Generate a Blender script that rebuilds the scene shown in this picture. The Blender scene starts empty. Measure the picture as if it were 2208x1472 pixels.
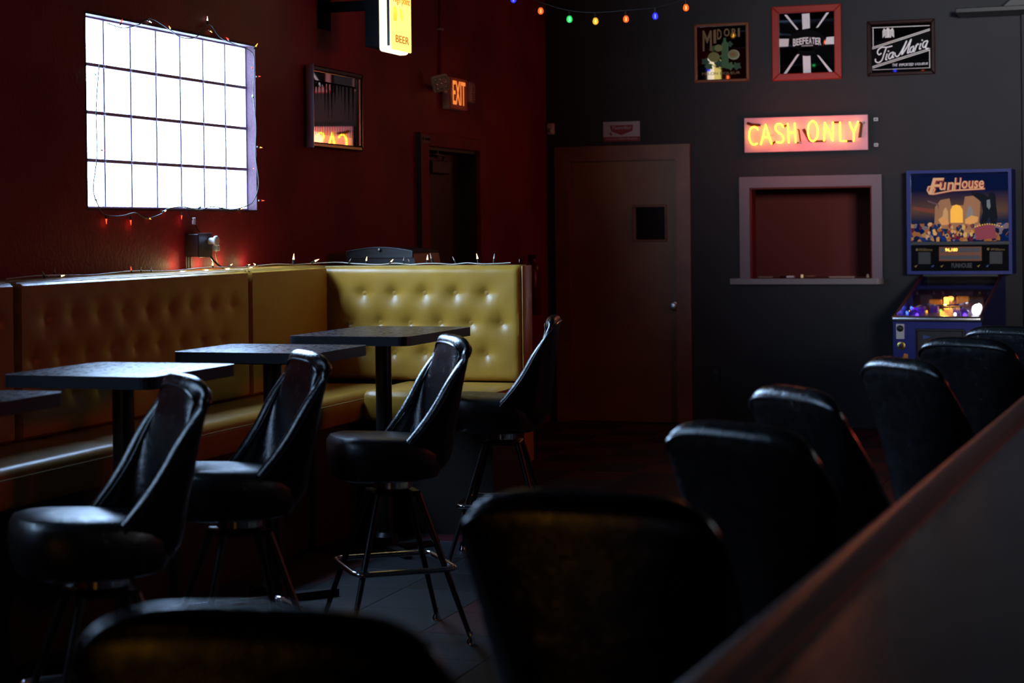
import bpy, bmesh, math, random
from mathutils import Vector, Matrix, noise
random.seed(7)
R = math.radians
S = bpy.context.scene
C = S.collection

# ------------------------------------------------------------------ camera
cam = bpy.data.cameras.new('camera'); camo = bpy.data.objects.new('camera', cam); C.objects.link(camo)
yaw, pitch, roll = R(18.6), R(0.5), 0.0115
f = Vector((-math.sin(yaw)*math.cos(pitch), math.cos(yaw)*math.cos(pitch), -math.sin(pitch)))
r = Vector((math.cos(yaw), math.sin(yaw), 0)); u = r.cross(f)
r2 = r*math.cos(roll) - u*math.sin(roll); u2 = u*math.cos(roll) + r*math.sin(roll)
camo.matrix_world = Matrix(((r2.x, u2.x, -f.x, 0), (r2.y, u2.y, -f.y, 0), (r2.z, u2.z, -f.z, 1.5), (0, 0, 0, 1)))
cam.sensor_width = 36; cam.lens = 4000/2208*36
cam.shift_y = -207/2208
cam.clip_start = 0.05
cam.dof.use_dof = True; cam.dof.focus_distance = 8.8; cam.dof.aperture_fstop = 3.6
S.camera = camo

# ------------------------------------------------------------------ world, light, exposure
S.view_settings.view_transform = 'Standard'; S.view_settings.look = 'None'
S.view_settings.exposure = 0.0; S.view_settings.gamma = 1.0; S.view_settings.use_curve_mapping = False
W = bpy.data.worlds.new('world'); S.world = W; W.use_nodes = True
W.node_tree.nodes['Background'].inputs[0].default_value = (0.55, 0.65, 1.0, 1)
W.node_tree.nodes['Background'].inputs[1].default_value = 0.0015

def area(name, loc, target, sx, sy, power, col, spread=180):
    l = bpy.data.lights.new(name, 'AREA'); l.shape = 'RECTANGLE'; l.size = sx; l.size_y = sy
    l.energy = power; l.color = col; l.spread = R(spread)
    o = bpy.data.objects.new(name, l); C.objects.link(o); o.location = loc
    o.rotation_euler = (Vector(target)-Vector(loc)).to_track_quat('-Z', 'Y').to_euler()
    return o
def point(name, loc, power, col, rad=0.03, parent=None):
    l = bpy.data.lights.new(name, 'POINT'); l.energy = power; l.color = col; l.shadow_soft_size = rad
    o = bpy.data.objects.new(name, l); C.objects.link(o); o.location = loc
    if parent: o.parent = parent
    return o
area('front_window_light', (2.4, -3.6, 2.3), (-0.8, 13.8, 2.95), 1.2, 0.8, 19, (0.95, 0.96, 1.0), 19)
area('jukebox_light', (-2.3, -0.6, 0.6), (-1.0, 3, 0.7), 0.7, 0.9, 2.2, (1.0, 0.42, 0.05))
area('back_bar_neon_light', (2.3, 9.0, 2.1), (-4.0, 9.6, 1.7), 0.9, 0.25, 20, (1.0, 0.12, 0.07))
area('bar_fill_light', (1.9, 4.4, 2.7), (-.1, 3.6, 1.0), 0.6, 0.3, 1.8, (0.9, 0.95, 1.0), 70)  # unseen fill added over the bar to lift the dark countertop

# ------------------------------------------------------------------ materials
def nt(m): return m.node_tree.nodes, m.node_tree.links
def mat(name, col, rough=0.5, metal=0.0, spec=0.5, emis=None, es=0.0, coat=0.0,
        var=None, vscale=6.0, bump=0.0, bscale=40.0, bdetail=4.0, crackle=0.0, rvar=0.0):
    m = bpy.data.materials.new(name); m.use_nodes = True
    N, L = nt(m); b = N['Principled BSDF']
    b.inputs['Base Color'].default_value = (*col, 1); b.inputs['Roughness'].default_value = rough
    b.inputs['Metallic'].default_value = metal; b.inputs['Specular IOR Level'].default_value = spec
    b.inputs['Coat Weight'].default_value = coat; b.inputs['Coat Roughness'].default_value = 0.12
    if emis: b.inputs['Emission Color'].default_value = (*emis, 1); b.inputs['Emission Strength'].default_value = es
    tc = N.new('ShaderNodeTexCoord')
    if var:
        n = N.new('ShaderNodeTexNoise'); n.inputs['Scale'].default_value = vscale; n.inputs['Detail'].default_value = 5
        cr = N.new('ShaderNodeValToRGB'); cr.color_ramp.elements[0].position = 0.35; cr.color_ramp.elements[1].position = 0.68
        cr.color_ramp.elements[0].color = (*col, 1); cr.color_ramp.elements[1].color = (*var, 1)
        L.new(tc.outputs['Object'], n.inputs['Vector']); L.new(n.outputs['Fac'], cr.inputs['Fac']); L.new(cr.outputs['Color'], b.inputs['Base Color'])
    if rvar:
        n = N.new('ShaderNodeTexNoise'); n.inputs['Scale'].default_value = vscale*3; n.inputs['Detail'].default_value = 6
        mr = N.new('ShaderNodeMapRange'); mr.inputs['From Min'].default_value = 0.35; mr.inputs['From Max'].default_value = 0.65
        mr.inputs['To Min'].default_value = max(0.02, rough-rvar); mr.inputs['To Max'].default_value = rough+rvar
        L.new(tc.outputs['Object'], n.inputs['Vector']); L.new(n.outputs['Fac'], mr.inputs['Value']); L.new(mr.outputs['Result'], b.inputs['Roughness'])
    if bump or crackle:
        bp = N.new('ShaderNodeBump'); bp.inputs['Strength'].default_value = 1.0; bp.inputs['Distance'].default_value = 1.0
        L.new(bp.outputs['Normal'], b.inputs['Normal'])
        add = N.new('ShaderNodeMath'); add.operation = 'ADD'
        L.new(add.outputs[0], bp.inputs['Height']); add.inputs[0].default_value = 0; add.inputs[1].default_value = 0
        if bump:
            n = N.new('ShaderNodeTexNoise'); n.inputs['Scale'].default_value = bscale; n.inputs['Detail'].default_value = bdetail
            ml = N.new('ShaderNodeMath'); ml.operation = 'MULTIPLY'; ml.inputs[1].default_value = bump
            L.new(tc.outputs['Object'], n.inputs['Vector']); L.new(n.outputs['Fac'], ml.inputs[0]); L.new(ml.outputs[0], add.inputs[0])
        if crackle:
            n0 = N.new('ShaderNodeTexNoise'); n0.inputs['Scale'].default_value = 14; n0.inputs['Detail'].default_value = 3
            mx = N.new('ShaderNodeMix'); mx.data_type = 'VECTOR'; mx.inputs['Factor'].default_value = 0.12
            L.new(tc.outputs['Object'], n0.inputs['Vector']); L.new(tc.outputs['Object'], mx.inputs[4]); L.new(n0.outputs['Color'], mx.inputs[5])
            v = N.new('ShaderNodeTexVoronoi'); v.feature = 'DISTANCE_TO_EDGE'; v.inputs['Scale'].default_value = 95
            mn = N.new('ShaderNodeMath'); mn.operation = 'MINIMUM'; mn.inputs[1].default_value = 0.14
            ml = N.new('ShaderNodeMath'); ml.operation = 'MULTIPLY'; ml.inputs[1].default_value = crackle
            L.new(mx.outputs[1], v.inputs['Vector']); L.new(v.outputs['Distance'], mn.inputs[0]); L.new(mn.outputs[0], ml.inputs[0]); L.new(ml.outputs[0], add.inputs[1])
    return m
def emi(name, col, strength):
    m = bpy.data.materials.new(name); m.use_nodes = True; N, L = nt(m)
    b = N['Principled BSDF']; b.inputs['Base Color'].default_value = (*[min(1, c*.5) for c in col], 1); b.inputs['Roughness'].default_value = .3
    b.inputs['Emission Color'].default_value = (*col, 1); b.inputs['Emission Strength'].default_value = strength
    return m
def thin_glass(name, tint=(1, 1, 1), gloss=1.0):
    m = bpy.data.materials.new(name); m.use_nodes = True; N, L = nt(m); N.remove(N['Principled BSDF'])
    t = N.new('ShaderNodeBsdfTransparent'); t.inputs[0].default_value = (*tint, 1)
    g = N.new('ShaderNodeBsdfGlossy'); g.inputs['Roughness'].default_value = 0.03
    fr = N.new('ShaderNodeFresnel'); fr.inputs[0].default_value = 1.45
    ml = N.new('ShaderNodeMath'); ml.operation = 'MULTIPLY'; ml.inputs[1].default_value = gloss; ml.use_clamp = True
    mx = N.new('ShaderNodeMixShader'); L.new(fr.outputs[0], ml.inputs[0]); L.new(ml.outputs[0], mx.inputs[0])
    L.new(t.outputs[0], mx.inputs[1]); L.new(g.outputs[0], mx.inputs[2]); L.new(mx.outputs[0], N['Material Output'].inputs[0])
    return m

M = dict(
 red_wall=mat('red_wall_paint', (0.25, 0.012, 0.026), 0.6, spec=0.25, var=(0.15, 0.007, 0.017), vscale=1.6, bump=0.0022, bscale=55, bdetail=5),
 grey_wall=mat('grey_wall_paint', (0.026, 0.026, 0.030), 0.75, var=(0.019, 0.019, 0.023), vscale=1.3, bump=0.0015, bscale=30),
 ceiling=mat('ceiling_deck', (0.03, 0.03, 0.034), 0.5),
 dark_wall=mat('dark_wall_paint', (0.03, 0.03, 0.032), 0.8),
 reveal=mat('window_reveal_plaster', (0.050, 0.016, 0.028), 0.8, bump=0.004, bscale=45),
 pane_dim=emi('dimmed_frosted_glass', (0.42, 0.66, 1.0), 7.0),  # same glass with its glow turned down so stool backs stay dark
 muntin=mat('window_bar_paint', (0.36, 0.30, 0.45), 0.6),
 pane=emi('daylit_frosted_glass', (0.42, 0.65, 1.0), 32.0),
 door=mat('varnished_door_wood', (0.26, 0.125, 0.030), 0.4, var=(0.19, 0.085, 0.02), vscale=2.2, bump=0.0006, bscale=20),
 doorframe=mat('door_casing_wood', (0.24, 0.095, 0.035), 0.4, var=(0.17, 0.065, 0.025), vscale=5),
 dimglass=mat('dark_glass', (0.006, 0.007, 0.008), 0.08),
 trim=mat('hatch_trim_paint', (0.19, 0.135, 0.165), 0.5),
 sill=mat('hatch_sill', (0.24, 0.21, 0.21), 0.45),
 hatchred=mat('hatch_inner_red', (0.17, 0.009, 0.004), 0.7),
 vinyl=mat('mustard_vinyl', (0.46, 0.25, 0.032), 0.34, var=(0.38, 0.20, 0.025), vscale=3, bump=0.0003, bscale=120, rvar=0.04),
 vinyl_dark=mat('mustard_piping', (0.30, 0.22, 0.07), 0.35),
 bench_base=mat('booth_base_dark', (0.02, 0.014, 0.009), 0.6),
 black_vinyl=mat('cracked_black_vinyl', (0.004, 0.004, 0.006), 0.25, bump=0.0003, bscale=160, crackle=0.0011, rvar=0.03, vscale=9, spec=0.8),
 seat_vinyl=mat('worn_black_seat_vinyl', (0.004, 0.004, 0.006), 0.36, bump=0.0003, bscale=160, crackle=0.0012, rvar=0.06, vscale=8, spec=1.0),
 black_vinyl2=mat('smooth_black_vinyl', (0.006, 0.006, 0.007), 0.3, bump=0.0003, bscale=90, rvar=0.06, vscale=4),
 piping=mat('black_welt', (0.01, 0.01, 0.014), 0.22, spec=0.8),
 chrome=mat('chrome', (0.75, 0.75, 0.78), 0.12, metal=1.0),
 black_metal=mat('black_metal', (0.01, 0.01, 0.011), 0.35, spec=0.5),
 table=mat('black_table_laminate', (0.010, 0.010, 0.013), 0.30, bump=0.0006, bscale=75, rvar=0.07, vscale=14, spec=0.5),
 table_edge=mat('table_edge_band', (0.012, 0.014, 0.022), 0.4),
 bartop=mat('bar_counter_laminate', (0.028, 0.028, 0.030), 0.2, var=(0.055, 0.055, 0.058), vscale=22, bump=0.0002, bscale=60, rvar=0.06),
 barrail=mat('bar_rail_vinyl', (0.10, 0.014, 0.011), 0.3, spec=0.8, bump=0.0002, bscale=80),
 barfront=mat('bar_front_wood', (0.012, 0.007, 0.005), 0.5),
 tile_grey=mat('grey_floor_tile', (0.021, 0.026, 0.030), 0.5, spec=.25, var=(0.016, 0.020, 0.024), vscale=9),
 tile_dark=mat('dark_floor_tile', (0.008, 0.009, 0.012), 0.5, spec=.3, var=(0.011, 0.012, 0.015), vscale=9),
 tile_red=mat('red_floor_tile', (0.06, 0.006, 0.010), 0.5, spec=.3, var=(0.055, 0.01, 0.013), vscale=9),
 screed=mat('floor_grout', (0.01, 0.01, 0.01), 0.8),
 white_plastic=mat('white_plastic', (0.62, 0.60, 0.62), 0.4),
 black_plastic=mat('black_plastic', (0.012, 0.012, 0.013), 0.4),
 cable=mat('dark_green_cable', (0.008, 0.02, 0.014), 0.5),
 white_cable=mat('white_cable', (0.6, 0.55, 0.45), 0.4),
 mirror=mat('mirror_glass', (0.80, 0.80, 0.82), 0.015, metal=1.0),
 mirror_dim=mat('tinted_mirror_glass', (0.42, 0.42, 0.44), 0.02, metal=1.0),
 brown_frame=mat('brown_wood_frame', (0.20, 0.06, 0.018), 0.4),
 red_frame=mat('red_lacquer_frame', (0.36, 0.025, 0.012), 0.35),
 black_frame=mat('dark_cherry_frame', (0.02, 0.004, 0.003), 0.25),
 blue=mat('blue_cabinet_paint', (0.006, 0.014, 0.19), 0.35),
 steel=mat('brushed_steel', (0.55, 0.54, 0.53), 0.3, metal=1.0),
 print_white=mat('print_white', (0.95, 0.95, 0.96), 0.5, emis=(1, 1, 1), es=0.0),
 print_silver=mat('print_silver_leaf', (0.85, 0.83, 0.78), 0.4),
 print_black=mat('print_black', (0.003, 0.003, 0.004), 0.8, spec=0.1),
 print_gold=mat('print_tan', (0.22, 0.13, 0.045), 0.5),
 print_green=mat('print_green', (0.05, 0.16, 0.05), 0.5),
 print_lime=mat('print_melon', (0.22, 0.24, 0.06), 0.5),
 print_red=mat('print_red', (0.24, 0.008, 0.018), 0.5),
 print_darkred=mat('print_dark_red', (0.14, 0.015, 0.01), 0.5),
 gold=mat('brass', (0.6, 0.4, 0.12), 0.25, metal=1.0),
 ext_red=mat('extinguisher_red', (0.10, 0.008, 0.004), 0.25),
 neon=emi('yellow_orange_neon_gas', (1.0, 0.50, 0.022), 9.0),
 neon_plate=mat('neon_backing_board', (0.80, 0.46, 0.54), 0.5, var=(0.70, 0.38, 0.46), vscale=8),
 tube_dark=mat('blocked_out_tube', (0.10, 0.015, 0.006), 0.3),
 sign_face=emi('lit_beer_sign_face', (1.0, 0.80, 0.22), 1.25),
 sign_side=emi('lit_beer_sign_side', (1.0, 0.86, 0.62), 1.8),
 sign_text=mat('beer_sign_print', (0.35, 0.10, 0.0), 0.5, emis=(0.6, 0.16, 0.0), es=0.8),
 sign_mark=mat('beer_sign_emblem', (0.8, 0.5, 0.02), 0.5, emis=(1.0, 0.62, 0.05), es=1.0),
 exit_face=mat('exit_sign_face', (0.45, 0.12, 0.10), 0.5),
 exit_text=emi('exit_letters_lit', (1.0, 0.27, 0.05), 0.95),
 lamp_lens=mat('lamp_lens', (0.35, 0.35, 0.40), 0.15, bump=0.004, bscale=60),
)

# ------------------------------------------------------------------ mesh builder
class MB:
    def __init__(s): s.bm = bmesh.new()
    def box(s, a, b, bev=0.0, seg=2):
        x0, x1 = sorted((a[0], b[0])); y0, y1 = sorted((a[1], b[1])); z0, z1 = sorted((a[2], b[2]))
        r = bmesh.ops.create_cube(s.bm, size=1.0, matrix=Matrix.Translation(((x0+x1)/2, (y0+y1)/2, (z0+z1)/2)) @ Matrix.Diagonal((x1-x0, y1-y0, z1-z0, 1)))
        if bev:
            vs = set(r['verts']); es = [e for e in s.bm.edges if e.verts[0] in vs and e.verts[1] in vs]
            bmesh.ops.bevel(s.bm, geom=es, offset=bev, segments=seg, profile=0.5, affect='EDGES')
        return s
    def cyl(s, p, q, r1, r2=None, n=16, caps=True):
        p, q = Vector(p), Vector(q); d = q-p
        m = Matrix.Translation((p+q)/2) @ d.to_track_quat('Z', 'Y').to_matrix().to_4x4()
        bmesh.ops.create_cone(s.bm, cap_ends=caps, segments=n, radius1=r1, radius2=r1 if r2 is None else r2, depth=d.length, matrix=m)
        return s
    def ball(s, c, rx, ry=None, rz=None, n=16):
        ry = rx if ry is None else ry; rz = rx if rz is None else rz
        bmesh.ops.create_uvsphere(s.bm, u_segments=n, v_segments=max(6, n//2), radius=1, matrix=Matrix.Translation(c) @ Matrix.Diagonal((rx, ry, rz, 1)))
        return s
    def tube(s, pts, r, n=8, closed=False):
        pts = [Vector(p) for p in pts]; k = len(pts); rings = []; up = None
        for i, p in enumerate(pts):
            if closed: t = pts[(i+1) % k]-pts[i-1]
            else: t = pts[min(i+1, k-1)]-pts[max(i-1, 0)]
            t.normalize()
            if up is None: up = t.orthogonal().normalized()
            up = (up - t*up.dot(t)); up = up.normalized() if up.length > 1e-6 else t.orthogonal().normalized()
            w = t.cross(up)
            rings.append([s.bm.verts.new(p+up*r*math.cos(2*math.pi*j/n)+w*r*math.sin(2*math.pi*j/n)) for j in range(n)])
        m = k if closed else k-1
        for i in range(m):
            a, b = rings[i], rings[(i+1) % k]
            for j in range(n): s.bm.faces.new((a[j], a[(j+1) % n], b[(j+1) % n], b[j]))
        if not closed:
            s.bm.faces.new(rings[0][::-1]); s.bm.faces.new(rings[-1])
        return s
    def lathe(s, prof, c=(0, 0, 0), axis='Z', n=20):
        # prof: list of (radius, height)
        rings = []
        for r_, h in prof:
            ring = []
            for j in range(n):
                a = 2*math.pi*j/n; x, y = max(r_, 1e-4)*math.cos(a), max(r_, 1e-4)*math.sin(a)
                v = (x, y, h) if axis == 'Z' else ((x, -h, y) if axis == 'Y' else (h, x, y))
                ring.append(s.bm.verts.new(Vector(v)+Vector(c)))
            rings.append(ring)
        for a, b in zip(rings, rings[1:]):
            for j in range(n): s.bm.faces.new((a[j], a[(j+1) % n], b[(j+1) % n], b[j]))
        s.bm.faces.new(rings[0][::-1]); s.bm.faces.new(rings[-1])
        return s
    def prism(s, pts, y0, y1):       # outline in XZ, thickness along Y
        a = [s.bm.verts.new((p[0], y0, p[1])) for p in pts]; b = [s.bm.verts.new((p[0], y1, p[1])) for p in pts]
        s.bm.faces.new(a); s.bm.faces.new(b[::-1]); n = len(pts)
        for i in range(n): s.bm.faces.new((a[i], b[i], b[(i+1) % n], a[(i+1) % n]))
        return s
    def prismz(s, pts, z0, z1):      # outline in XY
        a = [s.bm.verts.new((p[0], p[1], z0)) for p in pts]; b = [s.bm.verts.new((p[0], p[1], z1)) for p in pts]
        s.bm.faces.new(a[::-1]); s.bm.faces.new(b); n = len(pts)
        for i in range(n): s.bm.faces.new((a[i], a[(i+1) % n], b[(i+1) % n], b[i]))
        return s
    def mesh(s, name, smooth=False, auto=True):
        bmesh.ops.recalc_face_normals(s.bm, faces=s.bm.faces)
        me = bpy.data.meshes.new(name); s.bm.to_mesh(me); s.bm.free()
        if smooth:
            me.polygons.foreach_set('use_smooth', [True]*len(me.polygons))
            if auto: me.set_sharp_from_angle(angle=R(40))
        return me
    def build(s, name, m, parent=None, smooth=False, loc=None, rot=None):
        o = bpy.data.objects.new(name, s.mesh(name, smooth)); o.data.materials.append(M[m] if isinstance(m, str) else m); C.objects.link(o)
        if parent is not None: o.parent = parent
        if loc: o.location = loc
        if rot: o.rotation_euler = rot
        return o
def tag(o, label=None, cat=None, group=None, kind=None):
    if label: o['label'] = label
    if cat: o['category'] = cat
    if group: o['group'] = group
    if kind: o['kind'] = kind
    return o
def thing(name, label, cat, loc=(0, 0, 0), rz=0.0, group=None):
    o = bpy.data.objects.new(name, None); C.objects.link(o); o.empty_display_size = 0.1
    o.location = loc; o.rotation_euler = (0, 0, rz); return tag(o, label, cat, group)
def struct(o): o['kind'] = 'structure'; return o
def bake(o):
    dg = bpy.context.evaluated_depsgraph_get(); dg.update()
    me = bpy.data.meshes.new_from_object(o.evaluated_get(dg)); o.modifiers.clear(); o.data = me; return o
def copy_tree(o, parent=None):
    c = o.copy(); C.objects.link(c); c.parent = parent
    for ch in [x for x in kids(o)]: copy_tree(ch, c)
    return c
def kids(o): return [x for x in bpy.data.objects if x.parent == o]

def text(name, s, box, y, m, parent, shear=0.0, off=0.0, ext=0.001, rot=0.0, align='fit'):
    """lettering s filled into box (x0, z0, x1, z1) of the parent's XZ plane, at depth y, facing -Y"""
    cu = bpy.data.curves.new('t', 'FONT'); cu.body = s; cu.size = 1; cu.shear = shear; cu.offset = off; cu.extrude = 0.02; cu.resolution_u = 3
    to = bpy.data.objects.new('t', cu); C.objects.link(to)
    dg = bpy.context.evaluated_depsgraph_get(); dg.update(); me = bpy.data.meshes.new_from_object(to.evaluated_get(dg))
    bpy.data.objects.remove(to); xs = [v.co.x for v in me.vertices]; zs = [v.co.y for v in me.vertices]
    x0, z0, x1, z1 = box; sx = (x1-x0)/(max(xs)-min(xs)); sz = (z1-z0)/(max(zs)-min(zs)); cx, cz = (x0+x1)/2, (z0+z1)/2
    for v in me.vertices:
        X = (v.co.x-min(xs))*sx+x0-cx; Z = (v.co.y-min(zs))*sz+z0-cz; d = -v.co.z/0.02*ext
        X, Z = X*math.cos(rot)-Z*math.sin(rot), X*math.sin(rot)+Z*math.cos(rot)
        v.co = (X+cx, y+d, Z+cz)
    me.materials.clear(); me.materials.append(M[m]); me.name = name
    o = bpy.data.objects.new(name, me); C.objects.link(o); o.parent = parent; return o
def smooth_path(pts, k=4, closed=False):
    P = [Vector(p) for p in pts]; n = len(P); out = []
    for i in range(n if closed else n-1):
        if closed: a, b, c, d = P[i-1], P[i], P[(i+1) % n], P[(i+2) % n]
        else: a, b, c, d = P[max(i-1, 0)], P[i], P[i+1], P[min(i+2, n-1)]
        for j in range(k):
            t = j/k; out.append(0.5*((2*b)+(c-a)*t+(2*a-5*b+4*c-d)*t*t+(3*b-a-3*c+d)*t**3))
    if not closed: out.append(P[-1])
    return out
def ell(cx, cz, rx, rz, n=20, a0=0, a1=360): return [(cx+rx*math.cos(R(a0+(a1-a0)*i/n)), cz+rz*math.sin(R(a0+(a1-a0)*i/n))) for i in range(n+(a1-a0 < 360))]
def strip(mb, pts, w, y0, y1):       # one continuous ribbon of width w along an XZ path
    P = [Vector((p[0], 0, p[1])) for p in pts]; L_, R_ = [], []
    for i, p in enumerate(P):
        d = P[min(i+1, len(P)-1)]-P[max(i-1, 0)]; n = Vector((-d.z, 0, d.x)).normalized()*w/2
        L_.append([mb.bm.verts.new((p.x+n.x, y, p.z+n.z)) for y in (y0-i*8e-6, y1)]); R_.append([mb.bm.verts.new((p.x-n.x, y, p.z-n.z)) for y in (y0-i*8e-6, y1)])
    F = mb.bm.faces.new
    for i in range(len(P)-1):
        F((L_[i][0], L_[i+1][0], R_[i+1][0], R_[i][0])); F((L_[i][1], R_[i][1], R_[i+1][1], L_[i+1][1])); F((L_[i][0], L_[i][1], L_[i+1][1], L_[i+1][0])); F((R_[i][0], R_[i+1][0], R_[i+1][1], R_[i][1]))
    F((L_[0][0], R_[0][0], R_[0][1], L_[0][1])); F((L_[-1][0], L_[-1][1], R_[-1][1], R_[-1][0]))
def frame_bars(parent, w, h, t, d, m, bev=0.006, name='frame_rail'):
    """mitred picture frame, outer w x h from origin corner, members t wide, d deep, one part per member"""
    outs = [[(0, 0), (w, 0), (w-t, t), (t, t)], [(0, h), (t, h-t), (w-t, h-t), (w, h)], [(0, 0), (t, t), (t, h-t), (0, h)], [(w, 0), (w, h), (w-t, h-t), (w-t, t)]]
    for o_ in outs:
        mb = MB(); mb.prism(o_, -d, 0)
        es = [e for e in mb.bm.edges if all(v.co.y < -d+1e-6 for v in e.verts)]
        bmesh.ops.bevel(mb.bm, geom=es, offset=bev, segments=2, profile=.5, affect='EDGES')
        mb.build(name, m, parent)

XR, YG = -4.35, 13.8
# ------------------------------------------------------------------ shell
WY0, WY1, WZ0, WZ1 = 7.10, 8.765, 1.605, 2.479
DY0, DY1, DZ = 11.175, 12.155, 2.043
WB0 = 3.10; WB1 = WB0+WY1-WY0
def wall_x(x0, x1, y0, y1, z1, holes, name, m):      # wall spanning Y with rectangular holes (y0,y1,z0,z1)
    mb = MB(); cur = y0
    for (a, b, c, d) in holes:
        mb.box((x0, cur, 0), (x1, a, z1)); 
        if c > 0: mb.box((x0, a, 0), (x1, b, c))
        mb.box((x0, a, d), (x1, b, z1)); cur = b
    mb.box((x0, cur, 0), (x1, y1, z1)); return struct(mb.build(name, m))
wall_x(XR-0.3, XR, -4.0, YG+0.2, 3.7, [(WB0, WB1, WZ0, WZ1), (WY0, WY1, WZ0, WZ1), (DY0, DY1, 0, DZ)], 'wall_left', 'red_wall')
mb = MB()   # back wall with door and serving hatch openings
HX0, HX1, HZ0, HZ1 = -2.751, -1.842, 1.11, 1.79
GX0, GX1 = -4.176, -3.309
for a, b in (((XR-.05, 0), (GX0, 3.7)), ((GX0, 2.035), (GX1, 3.7)), ((GX1, 0), (HX0, 3.7)), ((HX0, 0), (HX1, HZ0)), ((HX0, HZ1), (HX1, 3.7)), ((HX1, 0), (3.0, 3.7))):
    mb.box((a[0], YG, a[1]), (b[0], YG+.15, b[1]))
struct(mb.build('wall_back', 'grey_wall'))
struct(MB().box((-0.765, YG-.06, 0), (3.0, YG, 3.7)).build('trim_1', 'grey_wall'))
struct(MB().box((3.0, -4, 0), (3.15, YG+.2, 3.7)).build('wall_right', 'dark_wall'))
struct(MB().box((XR-.3, -4.15, 0), (3.15, -4, 3.7)).build('wall_front', 'dark_wall'))
mb = MB(); mb.box((XR-.3, -4.1, 3.7), (3.15, YG+.2, 3.8))
y = -3.8
while y < YG-.1: mb.box((XR, y, 3.655), (3.0, y+.05, 3.70)); y += .15
struct(mb.build('ceiling', 'ceiling'))
for i, y in enumerate((3.0, 5.4, 7.8, 10.2, 12.6)):
    mb = MB(); mb.box((XR, y-.05, 3.64), (3.0, y+.05, 3.655)); mb.box((XR, y-.012, 3.44), (3.0, y+.012, 3.64)); mb.box((XR, y-.05, 3.425), (3.0, y+.05, 3.44))
    struct(mb.build('trim_%d' % (i+2), 'black_metal'))
# floor: screed, individual tiles in the visible strip, the rest joined
fl = struct(MB().box((XR-.3, -4.1, -.12), (3.15, YG+.2, -.004)).build('floor', 'screed'))
T = 0.381
tme = {}
for k in ('tile_grey', 'tile_dark', 'tile_red'):
    mb = MB(); mb.box((-T/2+.0012, -T/2+.0012, -.006), (T/2-.0012, T/2-.0012, 0), .001, 1); me = mb.mesh('tile_'+k); me.materials.append(M[k]); tme[k] = me
def tkind(i, j):
    if (i*7+j*5) % 11 in (2, 7): return 'tile_red'
    return 'tile_grey' if (i+j) % 2 == 0 else 'tile_dark'
rest = {k: MB() for k in tme}; cnt = 0
ox, oy = -2.93 + T*0.02, 6.82
for i in range(-4, 15):
    for j in range(-29, 19):
        x, y = ox+T*(i+.5), oy+T*(j+.5)
        if x-T/2 > 2.9 or y-T/2 > YG-.03 or y+T/2 < -4 or x+T/2 < XR: continue
        k = tkind(i, j)
        if y > 10.6 and -4 < x < -1.2: k = 'tile_red' if (i+j) % 2 else 'tile_dark'
        if 3.2 < y < 13.5 and x < -0.3 and cnt < 290:
            o = bpy.data.objects.new('floor_tile', tme[k]); C.objects.link(o); o.parent = fl; o.location = (x, y, 0.002); cnt += 1
        else: rest[k].box((x-T/2+.0012, y-T/2+.0012, -.004), (x+T/2-.0012, y+T/2-.0012, .002))
for k in rest: tag(rest[k].build('floor_tiles', k, fl), kind='stuff')

# ------------------------------------------------------------------ window_1 (daylit, 7 x 4 panes)
def make_window(wname, wy, glass):
    win = bpy.data.objects.new(wname, None); C.objects.link(win); struct(win); win.location = (XR, wy, WZ0); win.rotation_euler = (0, 0, R(90))
    w, h, dp = WY1-WY0, WZ1-WZ0, 0.062       # local: x along wall, -y into room
    mb = MB()
    for a, b in (((-.0, -.001, h-.012), (w, dp+.05, h)), ((-.0, -.001, 0), (w, dp+.05, .010)), ((0, -.001, .01), (.010, dp+.05, h-.012)), ((w-.010, -.001, .01), (w, dp+.05, h-.012))):
        mb.box(a, b)
    mb.build('reveal', 'reveal', win)
    gx0, gx1, gz0, gz1 = .010, w-.010, .010, h-.012
    nx, nz = 7, 4; pw, ph = (gx1-gx0)/nx, (gz1-gz0)/nz
    for i in range(nx+1):
        x = gx0+pw*i; t = .0070 if 0 < i < nx else .008
        MB().box((x-t, dp-.010, gz0), (x+t, dp+.012, gz1), .002, 1).build('vertical_bar', 'muntin', win)
    for j in range(nz+1):
        z = gz0+ph*j; t = .0085 if 0 < j < nz else .009
        mb = MB().box((gx0, dp-.012, z-t), (gx1, dp+.012, z+t), .002, 1)
        if 0 < j < nz:
            for i in range(1, nx): mb.ball((gx0+pw*i, dp-.010, z), .011, .006, .009, 8)
        mb.build('horizontal_bar', 'muntin', win)
    pm = MB().box((-pw/2+.002, 0, -ph/2+.002), (pw/2-.002, .005, ph/2-.002)).mesh('pane'); pm.materials.append(M[glass])
    for i in range(nx):
        for j in range(nz):
            o = bpy.data.objects.new('pane', pm); C.objects.link(o); o.parent = win; o.location = (gx0+pw*(i+.5), dp+.004, gz0+ph*(j+.5))
    MB().box((-.05, .25, -.05), (w+.05, .29, h+.05)).build('outer_shutter', 'dark_wall', win)
make_window('window_1', WY0, 'pane')
make_window('window_3', WB0, 'pane_dim')     # its twin nearer the front of the room, left of the frame

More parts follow.
